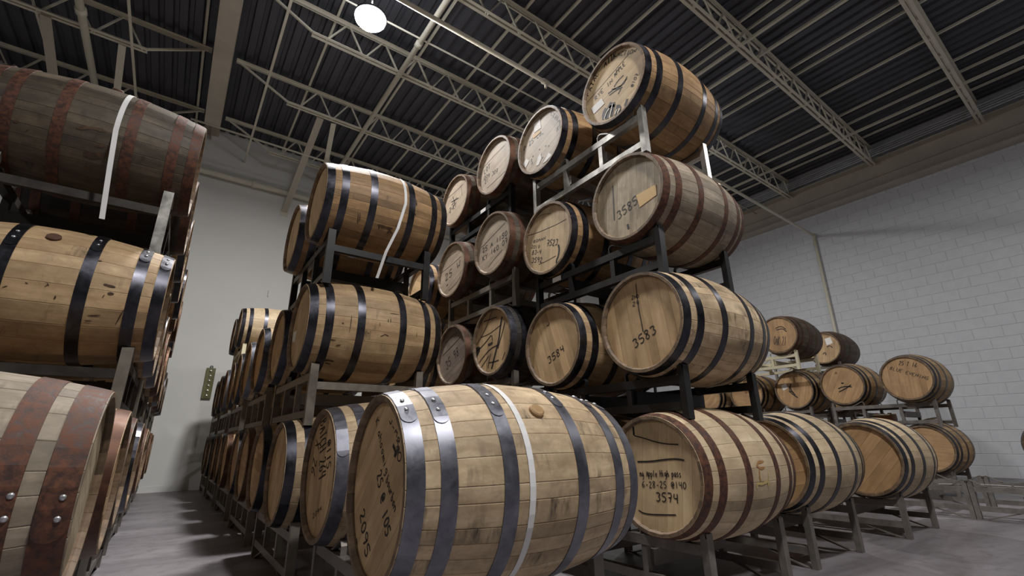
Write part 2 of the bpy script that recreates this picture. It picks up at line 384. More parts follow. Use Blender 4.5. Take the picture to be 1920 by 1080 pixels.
# lamps
def lamp(x, y, label):
    root = empty('high_bay_lamp', (x, y, LAMP_Z))
    MB().lathe([(0, .14), (.05, .14), (.07, .10), (.12, .08), (.20, .03), (.205, 0), (.19, 0), (.18, .02), (0, .02)], 32).build('housing', MAT['lamp_housing'], root, smooth=True)
    MB().lathe([(.19, .002), (.185, -.03), (.16, -.06), (.11, -.085), (.05, -.097), (0, -.10)], 32).build('lens', MAT['lamp_lens'], root, smooth=True)
    MB().tube([(0, 0, .13), (0, 0, ZB - LAMP_Z)], .008, 6).build('hanger', MAT['lamp_housing'], root)
    tag(root, label, 'lamp')
lamp(*LAMPS[0], 'bright round high bay lamp glowing below the roof joists')
MARKS = {
 '3583': [('t', '3583', -0.057, -0.141, 0.4, 0.167, 0.049), ('l', [(-0.009, 0.227), (-0.008, 0.169), (-0.008, 0.089), (0.002, 0.001), (0.007, -0.058)], 0.006), ('t', '2ND', -0.049, 0.143, -0.089, 0.053, 0.024), ('t', '24', -0.048, 0.103, -0.112, 0.047, 0.026)],
 '3584': [('t', '3584', -0.05, -0.126, 0.376, 0.176, 0.047), ('l', [(-0.029, 0.162), (-0.034, 0.144), (-0.059, 0.142)], 0.007)],
 '3585': [('t', '3585', -0.083, -0.118, 0.264, 0.166, 0.057), ('l', [(-0.104, 0.134), (-0.11, 0.01), (-0.117, -0.111)], 0.008), ('l', [(-0.017, -0.178), (-0.012, -0.213)], 0.014), ('q', [(0.07, -0.02), (0.217, -0.015), (0.212, -0.083), (0.087, -0.109)], 'tan')],
 '3574': [('t', 'ng Apple High pass', -0.093, -0.015, 0.036, 0.245, 0.031), ('t', '6-28-25 @140', -0.085, -0.067, 0.041, 0.257, 0.03), ('t', '3574', -0.006, -0.123, 0.001, 0.125, 0.041), ('l', [(-0.106, 0.184), (-0.04, 0.17), (0.025, 0.152), (0.089, 0.142), (0.157, 0.14)], 0.006), ('l', [(-0.101, 0.055), (-0.014, 0.059), (0.053, 0.068), (0.116, 0.074), (0.153, 0.073), (0.179, 0.069)], 0.008), ('l', [(-0.123, -0.175), (-0.1, -0.185), (-0.06, -0.188), (0.018, -0.182), (0.098, -0.174)], 0.006), ('l', [(-0.108, 0.229), (-0.108, 0.185)], 0.012)],
 '3523': [('t', '7523', -0.018, -0.056, -0.284, 0.125, 0.046), ('t', 'ROMAN', -0.17, 0.022, -0.123, 0.142, 0.024), ('t', '2017', -0.202, -0.008, -0.383, 0.105, 0.026), ('t', 'B3-4', -0.191, -0.065, -0.28, 0.107, 0.035), ('t', '3592', -0.202, -0.13, -0.273, 0.126, 0.039), ('l', [(-0.237, 0.114), (-0.123, 0.094), (-0.006, 0.083), (0.113, 0.072), (0.211, 0.074)], 0.004), ('l', [(-0.115, -0.172), (-0.021, -0.175), (0.082, -0.168)], 0.004), ('l', [(-0.117, 0.214), (-0.082, 0.223), (-0.032, 0.217), (0.053, 0.186)], 0.004), ('l', [(0.113, -0.092), (0.122, -0.128), (0.11, -0.178), (0.087, -0.202), (0.084, -0.228)], 0.016)],
 'r2t3c': [('t', '25 A 1150', -0.166, -0.031, 0.078, 0.379, 0.044), ('t', 'KY 160 07', -0.165, -0.11, 0.119, 0.383, 0.044), ('l', [(-0.184, 0.029), (-0.005, 0.076), (0.183, 0.125)], 0.004), ('l', [(-0.076, -0.195), (0.026, -0.149), (0.14, -0.106)], 0.004), ('l', [(-0.192, 0.148), (-0.094, 0.178), (0.011, 0.206)], 0.004)],
 'fatal': [('t', 'FATAL', -0.23, 0.078, 0.788, 0.167, 0.037), ('t', 'ATTR', -0.06, 0.203, 0.04, 0.111, 0.051), ('t', 'ACTION', 0.055, 0.203, -0.553, 0.169, 0.032), ('t', 'RYE', -0.167, -0.008, 0.257, 0.081, 0.036), ('t', 'IN', -0.051, 0.02, 0.238, 0.05, 0.035), ('t', 'APPLE', 0.021, 0.057, 0.277, 0.098, 0.036), ('t', '@107', 0.155, -0.127, 0.865, 0.084, 0.029), ('l', [(-0.25, 0.032), (-0.061, 0.084), (0.158, 0.149)], 0.004), ('l', [(-0.051, -0.03), (0.013, -0.032), (0.083, -0.055), (0.119, -0.013)], 0.009), ('l', [(-0.043, -0.051), (0.021, -0.053), (0.072, -0.066)], 0.009), ('l', [(0.004, -0.016), (0.039, 0.008), (0.092, 0.017)], 0.009), ('l', [(-0.017, -0.02), (0.042, -0.054), (0.117, -0.027)], 0.009), ('l', [(0.032, -0.095), (0.061, -0.068)], 0.009), ('q', [(-0.212, -0.044), (-0.112, -0.027), (-0.09, -0.088), (-0.194, -0.107)], 'white'), ('l', [(-0.108, -0.204), (-0.106, -0.156), (-0.079, -0.135)], 0.03), ('l', [(-0.08, -0.222), (-0.064, -0.155), (-0.028, -0.121)], 0.034), ('l', [(-0.04, -0.229), (-0.022, -0.174), (-0.011, -0.133)], 0.026), ('l', [(-0.01, -0.24), (0.011, -0.196), (0.019, -0.173)], 0.02), ('l', [(0.021, -0.242), (0.042, -0.218), (0.028, -0.184)], 0.016), ('l', [(0.076, -0.222), (0.092, -0.2), (0.101, -0.183)], 0.02), ('l', [(-0.052, -0.143), (-0.001, -0.164)], 0.02), ('w', [(-0.103, -0.208), (-0.083, -0.172), (-0.053, -0.153)], 0.007), ('w', [(-0.061, -0.225), (-0.034, -0.175), (-0.02, -0.137)], 0.007), ('w', [(-0.009, -0.231), (0.01, -0.205)], 0.007), ('w', [(0.012, -0.235), (0.037, -0.214)], 0.007)],
 'r2t4b': [('t', 'CUBA', 0.128, 0.172, -0.979, 0.182, 0.032), ('t', 'X2', 0.193, -0.029, 0.152, 0.059, 0.034), ('t', 'D 25 LB', -0.221, 0.035, 0.087, 0.236, 0.045), ('q', [(-0.077, 0.211), (0.004, 0.215), (0.013, 0.118), (-0.076, 0.125)], 'white'), ('q', [(-0.105, 0.115), (-0.002, 0.107), (0.011, 0.082), (-0.088, 0.076)], 'tan'), ('q', [(0.017, -0.222), (0.091, -0.161), (0.127, -0.202), (0.061, -0.22)], 'white'), ('q', [(-0.241, -0.088), (-0.19, -0.06), (-0.153, -0.102), (-0.203, -0.143)], 'white'), ('q', [(-0.067, -0.196), (-0.041, -0.13), (-0.004, -0.111), (0.002, -0.168), (-0.036, -0.206)], 'white'), ('l', [(-0.112, -0.085), (-0.097, -0.083)], 0.012), ('l', [(0.009, -0.166), (0.023, -0.164)], 0.012), ('l', [(-0.027, -0.069), (-0.013, -0.067)], 0.012), ('l', [(0.053, -0.082), (0.067, -0.08)], 0.012), ('l', [(0.087, -0.102), (0.101, -0.1)], 0.012), ('l', [(0.02, 0.053), (0.035, 0.055)], 0.012), ('l', [(-0.126, -0.151), (-0.107, -0.141), (-0.134, -0.112), (-0.115, -0.102)], 0.007), ('l', [(-0.058, -0.188), (-0.034, -0.161), (-0.051, -0.131), (-0.005, -0.124)], 0.007)],
 'r2t4c': [('t', 'LOT', -0.176, -0.0, 0.179, 0.104, 0.053), ('t', '079 307', -0.184, -0.064, -0.145, 0.235, 0.044), ('t', '21', -0.167, -0.108, -0.146, 0.058, 0.039), ('l', [(-0.211, 0.081), (-0.014, 0.113), (0.171, 0.129)], 0.004), ('l', [(-0.125, -0.174), (0.048, -0.161), (0.197, -0.142)], 0.004), ('l', [(-0.178, 0.174), (-0.046, 0.205), (0.065, 0.212)], 0.003)],
 'r2t4d': [('l', [(-0.188, 0.114), (-0.019, 0.115), (0.141, 0.127)], 0.004), ('l', [(-0.097, 0.026), (0.007, 0.012), (0.058, 0.005)], 0.012), ('l', [(-0.069, 0.081), (-0.023, -0.008), (-0.031, -0.05)], 0.009), ('l', [(0.016, 0.036), (-0.033, -0.004), (-0.095, -0.01)], 0.009), ('t', '2-KY', -0.132, -0.09, 0.067, 0.144, 0.062), ('l', [(0.112, 0.119), (0.137, -0.004)], 0.004)],
 'r2t2c': [('l', [(-0.002, 0.258), (-0.055, 0.186), (-0.123, 0.1), (-0.249, 0.008)], 0.008), ('l', [(0.14, 0.173), (0.115, 0.112), (0.088, -0.021), (0.037, -0.113), (-0.014, -0.227)], 0.02), ('l', [(0.177, 0.121), (0.139, 0.042), (0.075, -0.076)], 0.01), ('l', [(-0.138, 0.188), (-0.028, 0.187), (0.064, 0.186)], 0.008), ('l', [(-0.179, 0.061), (-0.055, 0.064), (0.064, 0.093), (0.127, 0.11)], 0.006), ('l', [(-0.248, -0.054), (-0.163, -0.022), (-0.081, 0.016), (-0.015, 0.057), (-0.001, 0.002)], 0.009), ('l', [(-0.068, -0.023), (-0.028, -0.023), (-0.001, -0.012)], 0.02), ('l', [(-0.203, -0.151), (-0.135, -0.109), (-0.028, -0.059), (0.076, -0.047)], 0.009), ('l', [(-0.053, -0.172), (0.024, -0.175), (0.087, -0.17)], 0.008), ('l', [(-0.175, -0.199), (-0.12, -0.162), (-0.054, -0.114)], 0.008), ('l', [(-0.27, -0.043), (-0.234, -0.026), (-0.191, -0.033), (-0.247, -0.085)], 0.03), ('l', [(0.174, -0.12), (0.136, -0.177)], 0.007), ('l', [(-0.027, -0.103), (-0.054, -0.157), (-0.066, -0.213)], 0.008)],
 'r2t2d': [('t', '35 98', -0.101, -0.128, 0.468, 0.261, 0.084), ('l', [(-0.146, 0.137), (0.028, 0.197)], 0.005), ('l', [(-0.193, 0.022), (-0.034, 0.075), (0.141, 0.142)], 0.005)],
 'r2t3d': [('l', [(-0.263, 0.037), (-0.04, 0.054), (0.167, 0.086)], 0.004), ('l', [(-0.217, 0.155), (-0.089, 0.167), (0.075, 0.175)], 0.004), ('l', [(-0.065, -0.201), (0.054, -0.182), (0.167, -0.124)], 0.004), ('t', '25 W', -0.135, -0.087, 0.218, 0.305, 0.076), ('l', [(-0.11, -0.141), (-0.08, -0.129)], 0.012)],
 '2095': [('t', 'K ahoomig', -0.078, 0.198, -0.876, 0.213, 0.029), ('t', 'J-Ma', 0.057, 0.193, -0.569, 0.12, 0.018), ('t', '30', 0.112, 0.119, -0.711, 0.073, 0.03), ('l', [(0.105, 0.124), (0.132, 0.106), (0.123, 0.088), (0.144, 0.106), (0.16, 0.117)], 0.012), ('t', 'bourbon', 0.065, 0.021, -0.738, 0.117, 0.028), ('t', '25 @ 105', -0.025, 0.028, -0.926, 0.198, 0.045), ('t', '2095', -0.171, -0.102, -0.879, 0.147, 0.049), ('l', [(-0.225, -0.185), (-0.18, -0.176)], 0.01), ('l', [(-0.222, -0.193), (-0.173, -0.183)], 0.01), ('l', [(-0.215, -0.2), (-0.17, -0.194)], 0.01)],
 'r1t1b': [('t', 'BATCH 264', -0.116, 0.222, -1.248, 0.266, 0.106), ('t', '@115', 0.042, 0.136, -1.257, 0.122, 0.061), ('t', '2094', -0.06, -0.192, 0.351, 0.134, 0.02), ('t', 'X 26', -0.152, 0.148, -1.751, 0.155, 0.073)],
 'r5t2b': [('l', [(-0.062, -0.049), (0.016, -0.022), (0.113, -0.038)], 0.016), ('l', [(-0.061, -0.095), (0.029, -0.058), (0.11, -0.008)], 0.016), ('l', [(-0.002, 0.037), (0.003, 0.014), (0.027, 0.03)], 0.016), ('t', 'A', -0.06, 0.16, -0.116, 0.041, 0.042)],
 'r5t2c': [('l', [(-0.078, -0.01), (-0.019, -0.077), (0.032, -0.118)], 0.016), ('l', [(-0.052, 0.062), (-0.033, -0.027), (0.005, -0.079)], 0.016), ('l', [(-0.028, 0.098), (-0.076, 0.002), (-0.012, -0.041)], 0.016), ('q', [(-0.182, 0.087), (-0.103, 0.11), (-0.08, 0.04), (-0.161, 0.004)], 'white'), ('l', [(-0.061, -0.295), (-0.036, -0.248), (-0.031, -0.297)], 0.014)],
 'r5t2a': [('t', 'BLUE EVENING', -0.148, 0.126, -0.462, 0.392, 0.044), ('t', '25 T 16', -0.041, 0.176, -0.304, 0.18, 0.054)],
 't3A': [('l', [(-0.025, 0.108), (0.064, 0.129), (0.123, 0.066)], 0.014), ('l', [(-0.018, 0.081), (0.08, 0.087), (0.127, 0.027)], 0.014), ('t', 'OAK 21', -0.097, -0.146, -0.166, 0.176, 0.138)],
 't3B': [('q', [(0.058, 0.155), (0.152, 0.173), (0.172, 0.062), (0.072, 0.036)], 'white'), ('l', [(0.067, 0.008), (0.122, 0.027), (0.15, -0.02)], 0.014), ('l', [(-0.022, -0.109), (0.024, -0.072), (0.025, -0.13)], 0.014)],
 'r1t2a': [('q', [(-0.241, 0.015), (-0.118, 0.0), (-0.136, -0.073), (-0.221, -0.059)], 'white')],
}
STAINS = {
 '3574': [([(0.46, 2.982), (0.406, 2.989), (0.381, 3.035), (0.415, 3.076), (0.451, 3.068)], 0.012, 'b'), ([(0.399, 3.074), (0.389, 3.181), (0.396, 3.267)], 0.01, 'b'), ([(0.361, 3.346), (0.361, 3.273), (0.412, 3.282), (0.466, 3.254), (0.468, 3.341)], 0.014, 'y'), ([(0.479, 3.121), (0.472, 3.243)], 0.008, 'y')],
 'r1t3a': [([(0.361, 3.737), (0.397, 3.736), (0.435, 3.748), (0.471, 3.734)], 0.012, 'd'), ([(0.44, 3.716), (0.451, 3.792), (0.442, 3.862)], 0.014, 'd'), ([(0.44, 3.716), (0.46, 3.813), (0.478, 3.844)], 0.01, 'd'), ([(0.375, 3.74), (0.378, 3.822)], 0.012, 'd'), ([(0.607, 2.925), (0.618, 3.101)], 0.02, 'd'), ([(0.597, 3.292), (0.619, 3.317)], 0.012, 'd'), ([(0.22, 3.596), (0.235, 3.835)], 0.006, 'd'), ([(0.232, 3.585), (0.242, 3.771)], 0.006, 'd')],
 'r1t2a': [([(0.476, 2.997), (0.476, 3.073)], 0.006, 'd'), ([(0.492, 2.984), (0.493, 3.071)], 0.006, 'd'), ([(0.421, 3.096), (0.423, 3.168)], 0.004, 'd'), ([(0.131, 4.003), (0.161, 3.978), (0.195, 3.985)], 0.016, 'd'), ([(0.146, 4.056), (0.183, 4.058)], 0.012, 'd'), ([(0.243, 3.013), (0.24, 3.354)], 0.005, 'd'), ([(0.189, 3.181), (0.201, 3.202)], 0.008, 'd'), ([(0.351, 3.314), (0.358, 3.334)], 0.006, 'd'), ([(0.433, 3.367), (0.463, 3.309), (0.489, 3.336)], 0.005, 'd'), ([(0.685, 3.186), (0.688, 3.29)], 0.005, 'd'), ([(0.178, 3.636), (0.205, 3.61)], 0.009, 'd'), ([(0.136, 3.532), (0.171, 3.539)], 0.006, 'd'), ([(0.489, 2.87), (0.55, 2.864)], 0.005, 'd')],
 'a2_0': [([(0.237, 0.035), (0.215, 0.023), (0.193, 0.015)], 0.012, 'd'), ([(0.215, -0.092), (0.192, -0.089)], 0.014, 'd'), ([(0.284, 0.396), (0.268, 0.399)], 0.01, 'd'), ([(0.552, -0.194), (0.538, -0.167)], 0.005, 'd'), ([(0.489, -0.091), (0.479, -0.106)], 0.004, 'd'), ([(0.426, -0.117), (0.415, -0.08)], 0.004, 'd'), ([(0.421, -0.063), (0.413, -0.1)], 0.003, 'd'), ([(0.384, -0.216), (0.384, -0.266)], 0.006, 'd'), ([(0.162, -0.546), (0.144, -0.304)], 0.006, 'd'), ([(0.266, -0.443), (0.22, -0.426)], 0.006, 'd'), ([(0.272, -0.522), (0.247, -0.52)], 0.007, 'd'), ([(0.229, -0.166), (0.224, -0.119)], 0.004, 'd')],
 'a3_0': [([(0.47, -0.616), (0.435, -0.623), (0.388, -0.574), (0.376, -0.533)], 0.03, 'd'), ([(0.432, -0.466), (0.395, -0.427)], 0.02, 'd'), ([(0.463, -0.838), (0.442, -0.846)], 0.02, 'd'), ([(0.514, -0.276), (0.457, -0.209), (0.401, -0.202)], 0.018, 'd'), ([(0.735, -0.399), (0.721, -0.425)], 0.02, 'd'), ([(0.686, -0.496), (0.683, -0.506)], 0.02, 'd')],
 't3A': [([(0.396, 3.103), (0.357, 3.391), (0.343, 3.675)], 0.12, 'd'), ([(0.522, 3.113), (0.488, 3.511)], 0.08, 'd')],
}

# ------------------------------------------------------------------ barrels
BL, RB, RH = .89, .335, .28
def rad(s): return RB - (RB - RH) * (2*s/BL - 1)**2
def stave_mesh(w, name, N=10):
    vs, fs = [], []
    S_ = [0, .014, .05] + [BL*i/N for i in range(1, N)] + [BL - .05, BL - .014, BL]; N = len(S_) - 1
    for i, s in enumerate(S_):
        th = .026 if .013 < s < BL - .013 else .015; R = rad(s); hw = w/2 - .0005/R
        e = .0022 / R
        ring = [(R - .0009, -hw), (R, -hw + e), (R, 0), (R, hw - e), (R - .0009, hw), (R - th, hw), (R - th, -hw)]
        for r, a in ring: vs.append((s - BL/2, r*math.cos(a), r*math.sin(a)))
    k = 7
    for i in range(N):
        for j in range(k):
            a = i*k + j; b_ = i*k + (j+1) % k; fs.append((a, a + k, b_ + k, b_))
    fs.append(tuple(range(k))); fs.append(tuple(N*k + j for j in reversed(range(k))))
    me = mesh(name, vs, fs)
    me.materials.append(MAT['oak_fresh']); me.materials.append(MAT['end_grain'])
    at = me.attributes.new('sharp_edge', 'BOOLEAN', 'EDGE')
    for ed in me.edges:
        a_, b2 = ed.vertices
        if a_ % k == b2 % k and a_ % k in (0, 1, 3, 4, 5, 6): at.data[ed.index].value = True
    for p in me.polygons:
        if len(p.vertices) == 4 and p.index % 7 in (1, 2): p.use_smooth = True
        if len(p.vertices) == 7 or (p.index % 7 == 5 and p.index // 7 in (0, 1, N - 2, N - 1)): p.material_index = 1
    return me
LAYOUTS = []
for li in range(4):
    rr = random.Random(50 + li); n = (27, 29, 28, 30)[li]
    ws = [rr.uniform(.65, 1.45) for _ in range(n)]; tot = sum(ws); ws = [w*2*PI/tot for w in ws]
    a = 0; st = []
    for w in ws: st.append((a + w/2, stave_mesh(w, 'stave'))); a += w
    LAYOUTS.append(st)
HR = .2575
def board_mesh(z0, z1):
    """slice of the round head between z0 and z1 (grain along y), 2 cm thick"""
    g = .0006; z0 += g; z1 -= g; pts = []
    for i in range(7):
        z = z0 + (z1 - z0)*i/6; pts.append((math.sqrt(max(HR*HR - z*z, 1e-6)), z))
    poly = pts + [(-y, z) for y, z in reversed(pts)]
    n = len(poly); vs = [(0, y, z) for y, z in poly] + [(.02, y, z) for y, z in poly]
    fs = [tuple(range(n)), tuple(range(2*n - 1, n - 1, -1))] + [(i, n + i, n + (i+1) % n, (i+1) % n) for i in range(n)]
    m_ = MB(); m_.v = vs; m_.f = fs
    # grain must run along local z, so swap y and z
    m_.v = [(x, z, -y) for x, y, z in vs]
    return m_.mesh('head_board')
HEADS = []
for li in range(4):
    rr = random.Random(90 + li); n = (6, 7, 6, 8)[li]
    ws = [rr.uniform(.6, 1.4) for _ in range(n)]; tot = sum(ws); z = -HR + .0005; bs = []
    for w in ws:
        dz = w/tot*(2*HR - .001); bs.append(board_mesh(z, z + dz)); z += dz
    HEADS.append(bs)
def full_head():
    return MB().lathe([(0, 0), (HR, 0), (HR, .02), (0, .02)], 32, 'x').mesh('head')
FULL = full_head()
HOOPS = [(.003, .052), (.094, .142), (.282, .330), (.560, .608), (.748, .796), (.838, .887)]
def hoop_mesh(s0, s1, sg=1):
    n = 56; vs, fs = [], []; t = .0028
    sec = [(s0, 0), (s0, t), ((s0+s1)/2, t), (s1, t), (s1, 0)]
    for i in range(n):
        a = 2*PI*i/n
        for s, h in sec: r = rad(s) + h - .0004; vs.append((s - BL/2, r*math.cos(a), r*math.sin(a)))
    k = len(sec)
    for i in range(n):
        for j in range(k - 1):
            a = i*k + j; b_ = ((i+1) % n)*k + j; fs.append((a, b_, b_ + 1, a + 1))
    # lap: second layer from angle 0 to -0.55 rad ending in a rounded tab at angle 0
    m_ = 12; base = len(vs); w = (s1 - s0)/2; sm = (s0 + s1)/2
    R0 = rad(sm); ds = [w*(1 - math.cos(PI/2*i/8)) for i in range(9)] + [w + (.22 - w)*i/4 for i in range(1, 5)]
    for i in range(m_ + 1):
        d = ds[i]; a = -sg*d/R0
        hw = w if d >= w else math.sqrt(max(w*w - (w - d)**2, 4e-6))
        for q, h in ((-1, t), (-1, 2*t), (1, 2*t), (1, t)):
            s = sm + q*hw*.97; r = rad(s) + h - .0004; vs.append((s - BL/2, r*math.cos(a), r*math.sin(a)))
    for i in range(m_):
        for j in range(3):
            a = base + i*4 + j; fs.append((a, a + 4, a + 5, a + 1))
    fs.append((base, base+1, base+2, base+3))
    mb = MB(); mb.v = vs; mb.f = fs; me = mb.mesh('hoop', True)
    at = me.attributes.new('sharp_edge', 'BOOLEAN', 'EDGE')
    for e in me.edges:
        a_, b2 = e.vertices
        ring = a_ < n*k and b2 < n*k and a_ // k != b2 // k and a_ % k != 2
        tabe = a_ >= n*k and b2 >= n*k
        at.data[e.index].value = ring or tabe
    return me
HOOPM = [hoop_mesh(*h) for h in HOOPS]
HOOPF = [hoop_mesh(*h, -1) for h in HOOPS]
WIDE = [hoop_mesh(.003, .070, -1), hoop_mesh(.108, .168, -1)] + HOOPF[2:]
def dome(r, h, n=10):
    return MB().lathe([(0, h), (r*.5, h*.85), (r*.85, h*.5), (r, 0)], n, 'x')
RIV = MB().lathe([(0, .0042), (.004, .0038), (.0065, .002), (.0078, 0)], 10).mesh('rivet', True)
BUNG = MB().lathe([(0, .012), (.022, .012), (.027, .008), (.028, -.01), (0, -.01)], 20).mesh('bung')

# ---- marker pen strokes
G = {'0': [[(3,10),(1,8),(0,5),(1,1),(3,0),(5,2),(6,5),(5,9),(3,10)]], '1': [[(3,10),(3,0)]],
 '2': [[(0,8),(2,10),(5,9),(5,7),(2,3),(0,0),(6,.5)]], '3': [[(0,9),(3,10),(6,8),(3,5.5),(6,3),(3,0),(0,1)]],
 '4': [[(1,10),(0,5),(5,5)],[(5,10),(5,0)]], '5': [[(6,10),(1,10),(0,6),(4,6),(6,3),(3,0),(0,1)]],
 '6': [[(5,10),(1,6),(0,3),(2,0),(5,1),(5,4),(1,4)]], '7': [[(0,10),(6,10),(3,0)],[(1,5),(5,5)]],
 '8': [[(5,9),(2,10),(0,8),(5,3),(4,0),(1,0),(0,3),(5,7),(5,9)]], '9': [[(6,7),(3,5),(0,7),(2,10),(5,9),(6,7),(4,0)]],
 'A': [[(0,0),(3,10),(6,0)],[(1,4),(5,4)]], 'B': [[(0,0),(0,10),(4,9),(4,6),(0,5),(5,4),(5,1),(0,0)]], 'C': [[(6,8),(3,10),(0,6),(1,1),(4,0),(6,2)]],
 'D': [[(0,0),(0,10),(5,7),(5,3),(0,0)]], 'E': [[(6,10),(0,10),(0,0),(6,0)],[(0,5),(4,5)]], 'F': [[(6,10),(0,10),(0,0)],[(0,5),(4,5)]],
 'G': [[(6,8),(3,10),(0,6),(1,1),(4,0),(6,2),(6,5),(3,5)]], 'H': [[(0,0),(0,10)],[(6,0),(6,10)],[(0,5),(6,5)]], 'I': [[(3,0),(3,10)]],
 'J': [[(5,10),(5,2),(3,0),(0,2)]], 'K': [[(0,0),(0,10)],[(6,10),(0,5),(6,0)]], 'L': [[(0,10),(0,0),(5,0)]], 'M': [[(0,0),(1,10),(3,4),(5,10),(6,0)]],
 'N': [[(0,0),(0,10),(6,0),(6,10)]], 'O': [[(3,10),(0,7),(0,3),(3,0),(6,3),(6,7),(3,10)]], 'P': [[(0,0),(0,10),(5,9),(5,6),(0,5)]],
 'R': [[(0,0),(0,10),(5,9),(5,6),(0,5),(6,0)]], 'S': [[(6,9),(3,10),(0,8),(6,3),(3,0),(0,1)]], 'T': [[(0,10),(6,10)],[(3,10),(3,0)]],
 'U': [[(0,10),(0,2),(3,0),(6,2),(6,10)]], 'V': [[(0,10),(3,0),(6,10)]], 'W': [[(0,10),(1,0),(3,6),(5,0),(6,10)]], 'X': [[(0,0),(6,10)],[(0,10),(6,0)]], 'Y': [[(0,10),(3,5),(6,10)],[(3,5),(3,0)]],
 'a': [[(5,6),(2,6),(0,3),(2,0),(5,2),(5,6),(5,0)]], 'b': [[(0,10),(0,0),(4,0),(5,3),(3,5),(0,4)]], 'e': [[(0,3),(5,3),(3,6),(0,4),(1,0),(5,1)]], 'g': [[(5,6),(1,6),(0,3),(2,1),(5,3),(5,6),(5,-3),(1,-4)]],
 'h': [[(0,10),(0,0)],[(0,4),(3,6),(5,4),(5,0)]], 'i': [[(2,6),(2,0)],[(2,8.5),(2.4,8.9)]], 'l': [[(2,10),(2,0)]], 'm': [[(0,6),(0,0)],[(0,4),(2,6),(3,0)],[(3,4),(5,6),(6,0)]],
 'n': [[(0,6),(0,0)],[(0,4),(3,6),(5,4),(5,0)]], 'o': [[(3,6),(0,4),(1,0),(4,0),(5,4),(3,6)]], 'p': [[(0,6),(0,-4)],[(0,5),(4,6),(5,3),(3,0),(0,1)]], 'r': [[(0,6),(0,0)],[(0,4),(3,6),(5,5)]],
 's': [[(5,5.5),(2,6),(0,4.5),(5,2),(3,0),(0,.5)]], 'u': [[(0,6),(0,1),(3,0),(5,2),(5,6)],[(5,2),(5,0)]], 'y': [[(0,6),(2,1)],[(5,6),(1,-4)]],
 '@': [[(4,3),(2,3),(2,6),(4,7),(4,3),(6,4),(6,7),(3,10),(0,7),(0,3),(3,0),(6,1)]], '-': [[(1,4),(5,4)]], '.': [[(2,1.5),(3,2.2)]], ' ': []}
class Ink(MB):
    def line(s, pts, w, x):
        for _ in range(1):
            if len(pts) > 2:
                q = [pts[0]]
                for a, b_ in zip(pts, pts[1:]): q += [(a[0]*.75 + b_[0]*.25, a[1]*.75 + b_[1]*.25), (a[0]*.25 + b_[0]*.75, a[1]*.25 + b_[1]*.75)]
                pts = q + [pts[-1]]
        n = len(s.v)
        for i, p in enumerate(pts):
            a = pts[max(i-1, 0)]; c = pts[min(i+1, len(pts)-1)]; dx, dy = c[0]-a[0], c[1]-a[1]; l = math.hypot(dx, dy) or 1
            nx, ny = -dy/l*w/2, dx/l*w/2
            s.v += [(x, -(p[0]+nx), p[1]+ny), (x, -(p[0]-nx), p[1]-ny)]
        s.f += [(n+2*i, n+2*i+1, n+2*i+3, n+2*i+2) for i in range(len(pts)-1)]
    def text(s, txt, u, v, ang, w, h, x, rnd):
        adv = w/max(len(txt) - .25, 1); ca, sa = math.cos(ang), math.sin(ang)
        for i, ch in enumerate(txt):
            jy = rnd.uniform(-.05, .05)*h
            for st in G.get(ch, []):
                P_ = [(i*adv + a/6*adv*.72 + (b_/10)*h*.08, b_/10*h + jy) for a, b_ in st]
                s.line([(u + p*ca - q*sa, v + p*sa + q*ca) for p, q in P_], min(max(.0042, h*.14), .0075), x)
    def quad(s, pts, x):
        n = len(s.v); k = len(pts)
        s.v += [(x, -u, v) for u, v in pts] + [(x + .0011, -u, v) for u, v in pts]
        s.f += [tuple(n + i for i in range(k)), tuple(n + k + i for i in reversed(range(k)))] + [(n+i, n+(i+1) % k, n+k+(i+1) % k, n+k+i) for i in range(k)]

